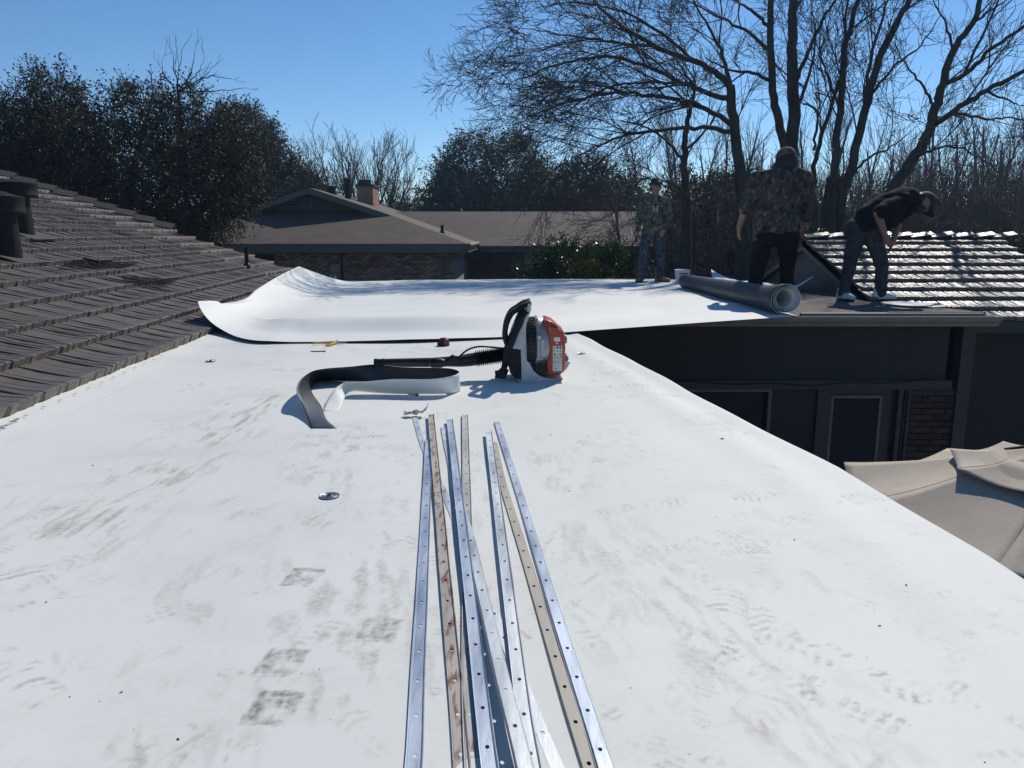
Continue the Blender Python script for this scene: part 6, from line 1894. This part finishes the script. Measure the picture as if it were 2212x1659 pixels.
def tree_cluster():
    rg = np.random.default_rng(3); Y = 16.5
    t = thing("bare_tree", "clump of slender bare stems fanning up between the large and the bending worker", "tree", Vector((A(1800, 600, Y).x, Y, ZG)))
    o = np.array(t.location); W = Wood()
    b = Z8(1450, 1330, Y); b[2] = ZG - .1
    L = [([b, Z8(1448, 930, Y), Z8(1455, 700, Y), Z8(1480, 450, Y), Z8(1500, 200, Y), Z8(1545, 0, Y), Z8(1590, -180, Y)], .17, .05, .8),
         ([b + np.array([.25, 0, 0]), Z8(1478, 880, Y), Z8(1520, 680, Y - .2), Z8(1570, 480, Y - .4), Z8(1622, 280, Y - .6), Z8(1700, 100, Y - .8), Z8(1765, -30, Y - .9), Z8(1800, -160, Y - 1)], .19, .05, 1.0),
         ([b + np.array([-.3, .2, 0]), Z8(1375, 850, Y + .4), Z8(1372, 690, Y + .4), Z8(1400, 550, Y + .4), Z8(1450, 400, Y + .3), Z8(1485, 280, Y + .3), Z8(1502, 100, Y + .3), Z8(1510, -80, Y + .3)], .10, .03, .9),
         ([Z8(1540, 600, Y - .2), Z8(1575, 420, Y + .1), Z8(1600, 220, Y + .3), Z8(1655, 60, Y + .5), Z8(1690, -80, Y + .6)], .08, .025, 1.3),
         ([Z8(1540, 690, Y - .3), Z8(1600, 620, Y - .6), Z8(1680, 590, Y - .9), Z8(1760, 520, Y - 1.1)], .05, .012, 2.2),
         ([Z8(1600, 380, Y - .5), Z8(1700, 260, Y - .3), Z8(1800, 180, Y - .1), Z8(1880, 60, Y + .2)], .05, .012, 2.0),
         ([Z8(1480, 450, Y), Z8(1440, 330, Y - .3), Z8(1400, 230, Y - .5), Z8(1415, 150, Y - .6)], .045, .02, .8),
         ([Z8(1372, 600, Y + .4), Z8(1385, 500, Y + .2), Z8(1372, 430, Y), Z8(1330, 415, Y - .1)], .05, .03, .3),
         ([Z8(1376, 450, Y + .1), Z8(1400, 420, Y), Z8(1378, 370, Y), Z8(1420, 380, Y)], .03, .018, .3)]
    for i, (p, r0, r1, dn) in enumerate(L): limb(W, rg, [q - o for q in p], r0 * .62, r1 * .66, BARE, 4, dens=dn, t0=.35)
    W.build("trunk", M['bark'], t)
    Y = 16.8
    p = Z8(1405, 1330, Y); top = Z8(1410, 715, Y)
    s = thing("tree_stump", "tall broken tree stump among the slender bare stems", "stump", Vector((p[0], Y, ZG)))
    W = Wood(); h = top[2] - ZG
    W.add([(0, 0, -.1), (0, 0, h * .5), (.02, 0, h * .9), (.03, 0, h)], np.array([.26, .22, .21, .17]), 12)
    for a in range(7): W.add([(.03 + .12 * math.cos(a), .12 * math.sin(a), h - .15), (.03 + .13 * math.cos(a), .13 * math.sin(a), h + .08 + .1 * ((a * 37) % 5) / 5)], np.array([.05, .008]), 5)
    W.build("trunk", M['bark'], s)
tree_cluster()

def tree_leaning():
    rg = np.random.default_rng(4); Y = 15.5
    b = Z8(1640, 1330, Y); b[2] = ZG - .1
    t = thing("bare_tree", "bare tree leaning away over the glinting shake roof with wide forked limbs", "tree", Vector((b[0], Y, ZG)))
    o = np.array(t.location); W = Wood()
    L = [([b, Z8(1660, 900, Y), Z8(1695, 745, Y), Z8(1765, 640, Y), Z8(1830, 525, Y), Z8(1862, 430, Y), Z8(1890, 330, Y), Z8(1930, 200, Y), Z8(2005, 95, Y), Z8(2045, -30, Y), Z8(2080, -160, Y)], .22, .05, .8),
         ([Z8(1835, 515, Y), Z8(1960, 425, Y - .4), Z8(2060, 362, Y - .7), Z8(2212, 288, Y - 1.), Z8(2350, 240, Y - 1.2)], .10, .04, 1.5),
         ([Z8(1885, 345, Y), Z8(2000, 275, Y - .3), Z8(2100, 180, Y - .5), Z8(2212, 108, Y - .7), Z8(2330, 40, Y - .9)], .08, .03, 1.5),
         ([Z8(1860, 470, Y), Z8(1960, 455, Y + .6), Z8(2060, 475, Y + 1.), Z8(2160, 470, Y + 1.3), Z8(2260, 500, Y + 1.5)], .06, .015, 2.4),
         ([Z8(1862, 430, Y), Z8(1800, 330, Y + .3), Z8(1740, 260, Y + .5), Z8(1690, 170, Y + .7)], .05, .015, 2.2),
         ([Z8(1930, 210, Y), Z8(1900, 100, Y - .3), Z8(1850, 0, Y - .5)], .05, .015, 2.2),
         ([Z8(1765, 640, Y), Z8(1840, 600, Y - .7), Z8(1950, 590, Y - 1.1), Z8(2050, 640, Y - 1.4), Z8(2120, 700, Y - 1.5)], .045, .01, 2.8),
         ([Z8(2060, 362, Y - .7), Z8(2140, 400, Y - .9), Z8(2212, 420, Y - 1.)], .04, .012, 2.4),
         ([Z8(1990, 110, Y), Z8(2080, 40, Y - .3), Z8(2160, -10, Y - .5)], .045, .015, 2.2)]
    for i, (p, r0, r1, dn) in enumerate(L): limb(W, rg, [q - o for q in p], r0 * .62, r1 * .66, BARE, 3, dens=dn * (1.0 if i < 3 else .8), t0=.4 if i == 0 else .15)
    W.build("trunk", M['bark'], t)
tree_leaning()

# ---------------------------------------------------------------- far bare trees
def far_bare(dx, dy_top, Y, label, seed, spread=.5, maxlev=3, group=None, stems=3, slim=.014):
    rg = np.random.default_rng(seed)
    x = A(dx, 500, Y).x; top = A(dx, dy_top, Y).z
    t = thing("bare_tree", label, "tree", Vector((x, Y, ZG)), 0, group)
    H = top - ZG
    W = Wood(); px = Y / 784.0
    prm = dict(seg=(.5, .35, .3, .25), wob=.07, trop=(.06, .08, .06, .05), rmin=max(.006, px * .16), dens=(2.0, 3.2, 4.0, 3.0), ang=(.3, .75), lift=.14, len=(H * .22, H * .12, H * .075, .4), slim=slim)
    P0 = np.array([0, 0, -.1]); fork = H * rg.uniform(.25, .38)
    W.add([P0, (0, 0, fork * .5), (0, 0, fork)], np.array([H * .022, H * .018, H * .015]), 8)
    for k in range(stems):
        a = 2 * math.pi * (k + rg.uniform(-.2, .2)) / stems
        e = np.array([math.cos(a) * spread * H * .35, math.sin(a) * spread * H * .25, H * rg.uniform(.8, .97)])
        m = np.array([e[0] * .55, e[1] * .55, fork + (e[2] - fork) * .5])
        limb(W, rg, [np.array([0, 0, fork * .9]), m, e], H * .012, H * .003, prm, maxlev, dens=3.2, t0=.12)
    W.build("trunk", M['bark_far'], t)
    return t
far_bare(762, 318, 42, "bare round headed tree behind the brick chimney", 11, .85, 3, stems=8)
far_bare(808, 330, 44, "bare tree close beside the round headed tree behind the chimney", 12, .75, 3, stems=7)
far_bare(705, 375, 40, "thin bare tree between the evergreen oak and the gable peak", 13, .6, 3, stems=5)
far_bare(893, 365, 46, "small forked bare tree beyond the ridge of the brick house", 14, .9, 3, stems=6)
k = 0
for (dx, dy, Y) in ((1310, 330, 44), (1400, 300, 36), (1480, 250, 40), (1560, 260, 32), (1640, 300, 38), (1750, 235, 34), (1830, 270, 42), (1900, 240, 30), (1960, 300, 45), (2010, 230, 36), (2070, 270, 28), (2120, 220, 40), (2170, 260, 33), (2230, 230, 37), (2300, 240, 30), (1350, 380, 30), (2040, 330, 26), (2150, 340, 25)):
    far_bare(dx, dy, Y, "bare winter tree in the woods beyond the shake roofed wing", 30 + k, .45, 3 if k % 2 == 0 else 2, "bare winter trees in the woods", stems=3); k += 1

# ---------------------------------------------------------------- evergreen crowns
def leaf_mesh(name, C, size, rg, mat, parent, elong=2.0, flat=.0, cols=None):
    n = len(C)
    a = rg.normal(0, 1, (n, 3)); a /= np.linalg.norm(a, axis=1, keepdims=True)
    b = rg.normal(0, 1, (n, 3)); b -= a * (a * b).sum(1, keepdims=True); b /= np.linalg.norm(b, axis=1, keepdims=True)
    s = size * rg.uniform(.6, 1.3, (n, 1))
    l, w = a * s * .5, b * s * .5 / elong
    nn = np.cross(a, b)
    V = np.stack([C - l, C + w + nn * s * .06, C + l, C - w + nn * s * .06], 1).reshape(-1, 3)
    F = np.arange(n * 4).reshape(n, 4)
    me = mesh_np(name, V, F, [mat], False)
    return link(name, me, parent)

M['oak'] = leaf_mat("live_oak_leaves", (.018, .021, .012), (.05, .05, .028), 1.6, .68, .1)
M['oak2'] = leaf_mat("grey_green_leaves", (.03, .036, .024), (.066, .072, .046), .9, .7, .12)
M['oak3'] = leaf_mat("brown_tinged_leaves", (.036, .029, .02), (.075, .06, .042), 1.6, .7, .1)
M['shrubleaf'] = leaf_mat("glossy_shrub_leaves", (.02, .04, .012), (.06, .095, .022), 3, .25, .2)
M['shrubtip'] = leaf_mat("yellow_green_shoots", (.10, .11, .02), (.16, .15, .03), 4, .35, .3)
M['juniper'] = leaf_mat("brown_dead_juniper", (.09, .045, .025), (.13, .07, .04), 4, .8, .1)

def evergreen(name, label, outline, Y, depth, base, nclump, per, size, mat, seed, trunk_r=.2, cl=(.35, .75), lo=None, limbs=True, group=None, mat2=None, twig=True, shrink=None, fexp=1.25):
    """outline: list of (dx, dy_top, dy_bottom) across the crown; the crown is filled with leaf clumps through its depth"""
    rg = np.random.default_rng(seed)
    t = thing(name, label, "tree", Vector((base[0], base[1], ZG)), 0, group)
    o = np.array(t.location)
    xs = np.array([p[0] for p in outline], float); tops = np.array([p[1] for p in outline], float); bots = np.array([p[2] for p in outline], float)
    cen = []
    while len(cen) < nclump:
        x = rg.uniform(xs[0], xs[-1]); a = np.interp(x, xs, tops); b = np.interp(x, xs, bots)
        f = rg.uniform(0, 1) ** fexp
        y = a + (b - a) * f
        ed = min((x - xs[0]), (xs[-1] - x)) / (xs[-1] - xs[0]) * 2
        dd = depth * (math.sqrt(max(ed, .02)) * .9 + .1) * (.35 + .65 * min(1, f * 2.2))
        yy = Y + rg.uniform(-1, 1) * dd
        r = rg.uniform(*cl) * (.55 + .45 * min(1, f * 3))
        if shrink and x > shrink: r *= .55
        px = r * 1692 / yy
        p = np.array(A(x, y + px * .75, yy))
        cen.append((p - o, r))
    C = []; tw = Wood()
    for p, r in cen:
        m = int(per * (r / cl[1]) ** 2 * rg.uniform(.7, 1.2))
        v = rg.normal(0, 1, (m, 3)); v /= np.linalg.norm(v, axis=1, keepdims=True)
        rad = r * rg.uniform(.15, 1.0, (m, 1)) ** .6
        # leaves gather on shoots that stick out of the clump
        ns = max(5, m // 60)
        sd = rg.normal(0, 1, (ns, 3)); sd[:, 2] += .5; sd /= np.linalg.norm(sd, axis=1, keepdims=True)
        ks = rg.integers(0, ns, m // 2)
        sh = sd[ks] * (r * rg.uniform(.3, 1.55, (len(ks), 1))) + rg.normal(0, .05, (len(ks), 3))
        q = p + v * rad * np.array([1.1, 1.1, .85])
        C.append(np.concatenate([q[: m - len(ks)], p + sh]))
        if twig:
            for k in range(0, ns, 2):
                tw.add([p, p + sd[k] * r * .7, p + sd[k] * r * 1.5], np.array([.014, .009, .005]), 3)
    C = np.concatenate(C)
    if mat2 is not None:
        sel = vnoise(C[:, 0] * .8 + 40, C[:, 2] * .8 + 40) > .62
        leaf_mesh("foliage", C[sel], size, rg, mat2, t); C = C[~sel]
    leaf_mesh("foliage", C, size, rg, mat, t)
    W = tw
    W.add([(0, 0, -.1), (.03, 0, 1.0), (.0, .05, 2.0)], np.array([trunk_r, trunk_r * .85, trunk_r * .75]), 10)
    if limbs:
        idx = rg.choice(len(cen), min(len(cen), 26), replace=False)
        for i in idx:
            p, r = cen[i]
            mid = np.array([p[0] * .35, p[1] * .35, 2.0 + (p[2] - 2.0) * .55]) + rg.normal(0, .2, 3)
            P = catmull([np.array([0, .03, 1.8]), mid, p], 6)
            W.add(P, np.linspace(trunk_r * .45, .02, len(P)), 6)
    W.build("trunk", M['bark'], t)
    return t

OAK = [(-160, 230, 470), (-60, 210, 460), (0, 198, 450), (40, 160, 440), (110, 128, 440), (165, 150, 450), (190, 215, 460), (240, 195, 470), (262, 170, 480), (330, 170, 490), (400, 150, 500), (455, 170, 510), (500, 215, 440), (530, 228, 425), (550, 250, 420)]
evergreen("live_oak_tree", "large dark live oak spreading behind the brown shake roof and over the brick house", OAK, 18.2, 2.6, (-9.5, 18.6), 560, 950, .066, M['oak'], 51, .32, (.26, .85), mat2=M['oak3'], shrink=515, fexp=.9)
evergreen("live_oak_tree", "dark live oak standing close behind the vented gable of the brick house", [(470, 215, 470), (520, 215, 470), (560, 222, 470), (588, 270, 470), (622, 312, 470), (655, 350, 470), (690, 395, 470)], 33.5, 2.2, (A(570, 500, 33.5).x, 33.5), 190, 900, .10, M['oak'], 61, .3, (.6, 1.15), mat2=M['oak3'])
EV = [(925, 415, 470), (945, 355, 470), (985, 285, 470), (1030, 280, 470), (1060, 290, 470), (1110, 275, 470), (1160, 290, 470), (1200, 330, 470), (1260, 350, 470), (1320, 365, 470), (1380, 380, 470)]
evergreen("evergreen_tree", "grey green evergreen tree rising behind the ridge of the brick house", EV[:7], 44, 3.2, (A(1040, 500, 44).x, 44), 150, 1000, .13, M['oak2'], 52, .3, (.7, 1.5))
evergreen("evergreen_tree", "lower grey green evergreen tree beside the spreading bare tree's limbs", [(1130, 330, 470), (1180, 320, 470), (1230, 345, 470), (1290, 335, 470), (1350, 370, 470), (1400, 400, 470)], 40, 3, (A(1270, 500, 40).x, 40), 130, 900, .13, M['oak2'], 53, .3, (.6, 1.3))
evergreen("evergreen_tree", "dim evergreen thicket between the far standing and the large worker", [(1425, 430, 600), (1445, 390, 600), (1480, 360, 600), (1540, 370, 600), (1600, 350, 600), (1660, 390, 600)], 25, 2.2, (A(1520, 560, 25).x, 25), 150, 800, .10, M['oak'], 54, .22, (.5, .95))
evergreen("evergreen_tree", "small round evergreen behind the chimney's bare trees", [(850, 430, 465), (872, 400, 465), (900, 395, 465), (925, 420, 465)], 50, 1.5, (A(885, 480, 50).x, 50), 22, 420, .15, M['oak2'], 55, .2, (.7, 1.2))
evergreen("evergreen_shrub", "dark glossy shrub peeping over the ridge of the glinting shake roof", [(2090, 520, 560), (2130, 500, 570), (2180, 510, 580), (2260, 500, 600)], 15.2, .8, (A(2180, 560, 15.2).x, 15.2), 26, 500, .07, M['oak'], 56, .1, (.25, .5))
evergreen("evergreen_shrub", "glinting dark shrub between the large worker and the slender stems", [(1725, 490, 540), (1745, 480, 540), (1775, 492, 540)], 14.6, .4, (A(1750, 560, 14.6).x, 14.6), 10, 320, .06, M['shrubleaf'], 57, .06, (.18, .3))
evergreen("garden_shrub", "dense glossy green garden shrub with yellow green shoots beside the far worker", [(1128, 590, 640), (1150, 540, 650), (1190, 520, 660), (1225, 508, 660), (1260, 520, 660), (1300, 515, 660), (1340, 530, 660), (1375, 545, 655), (1395, 580, 640)], 16.2, 1.0, (A(1265, 620, 16.2).x, 16.2), 95, 520, .075, M['shrubleaf'], 58, .09, (.25, .5), mat2=M['shrubtip'])
evergreen("juniper_bush", "brown dead juniper under the live oak behind the shake rake", [(352, 460, 500), (375, 440, 505), (400, 455, 510), (425, 480, 512)], 17.0, .4, (A(390, 520, 17).x, 17), 16, 420, .05, M['juniper'], 59, .07, (.18, .32), limbs=False)
# bare sprigs that stand out of the oak's top
def oak_sprigs():
    rg = np.random.default_rng(8)
    W = Wood(); Y = 18.4
    prm = dict(seg=(.2, .15, .12), wob=.08, trop=(.03, .02), rmin=.004, dens=(3.5, 4.5), ang=(.3, .6), lift=.1, len=(.5, .3), slim=.014)
    b = np.array(A(385, 200, Y))
    t = thing("bare_tree", "thin bare sapling crown sticking out above the live oak", "tree", Vector((b[0], Y, ZG)))
    o = np.array(t.location)
    W.add([np.array([0, 0, -.1]), np.array([0, 0, 2.5]), b - o], np.array([.09, .07, .04]), 6)
    for (x, y) in ((350, 130), (370, 112), (395, 104), (420, 112), (440, 135), (455, 150), (500, 170), (530, 190)):
        e = np.array(A(x, y, Y + rg.uniform(-.5, .5)))
        limb(W, rg, [b - o, (b + e) / 2 - o + rg.normal(0, .06, 3), e - o], .018, .005, prm, 2, dens=2.4, t0=.3)
    W.build("trunk", M['bark'], t)
oak_sprigs()

# ---------------------------------------------------------------- brush along the back of the gardens
def thicket():
    rg = np.random.default_rng(91)
    W = Wood()
    for i in range(3900):
        Y = rg.uniform(21, 36); dx = rg.uniform(1440, 2420)
        x = A(dx, 500, Y).x
        dyt = rg.uniform(350, 510) + 40 - 110 * vnoise(np.array([dx * .012]), np.array([3.3]))[0]
        top = A(dx, dyt, Y).z
        h = top - ZG
        lean = rg.normal(0, .16, 2)
        p = np.array([x, Y, ZG - .05])
        e = p + np.array([lean[0] * h, lean[1] * h, h])
        m = (p + e) / 2 + rg.normal(0, .12, 3)
        P = np.array([p, m, e])
        W.add(P, np.array([.024, .017, .006]), 3)
        for k in range(7):
            f = rg.uniform(.35, .98); q = p * (1 - f) + e * f
            d = rg.normal(0, 1, 3); d[2] = abs(d[2]) * .6 + .3
            d = unit(d) * rg.uniform(.3, .9)
            W.add([q, q + d], np.array([.009, .005]), 3)
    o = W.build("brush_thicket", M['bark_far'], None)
    tag(o, "grey brown tangle of bare brush along the back of the gardens", "brush", kind="stuff")
thicket()
# ================================================================ haze volume added to lift the darks, imitating lens veil
def haze():
    mb = MB(); mb.bx(-75, 75, -6, 78, ZG - 1.2, 11.5)
    m = bpy.data.materials.new("veil_haze"); m.use_nodes = True
    N = m.node_tree.nodes; L = m.node_tree.links
    N.remove(N["Principled BSDF"])
    v = N.new("ShaderNodeVolumePrincipled")
    v.inputs["Color"].default_value = (0.50, 0.72, 1.0, 1)
    v.inputs["Density"].default_value = 0.0009
    v.inputs["Anisotropy"].default_value = 0.3
    L.new(v.outputs[0], N["Material Output"].inputs["Volume"])
    o = mb.build("haze", m)
    tag(o, "thin pale haze volume added over the roofs to imitate lens veil", "haze", kind="stuff")
haze()
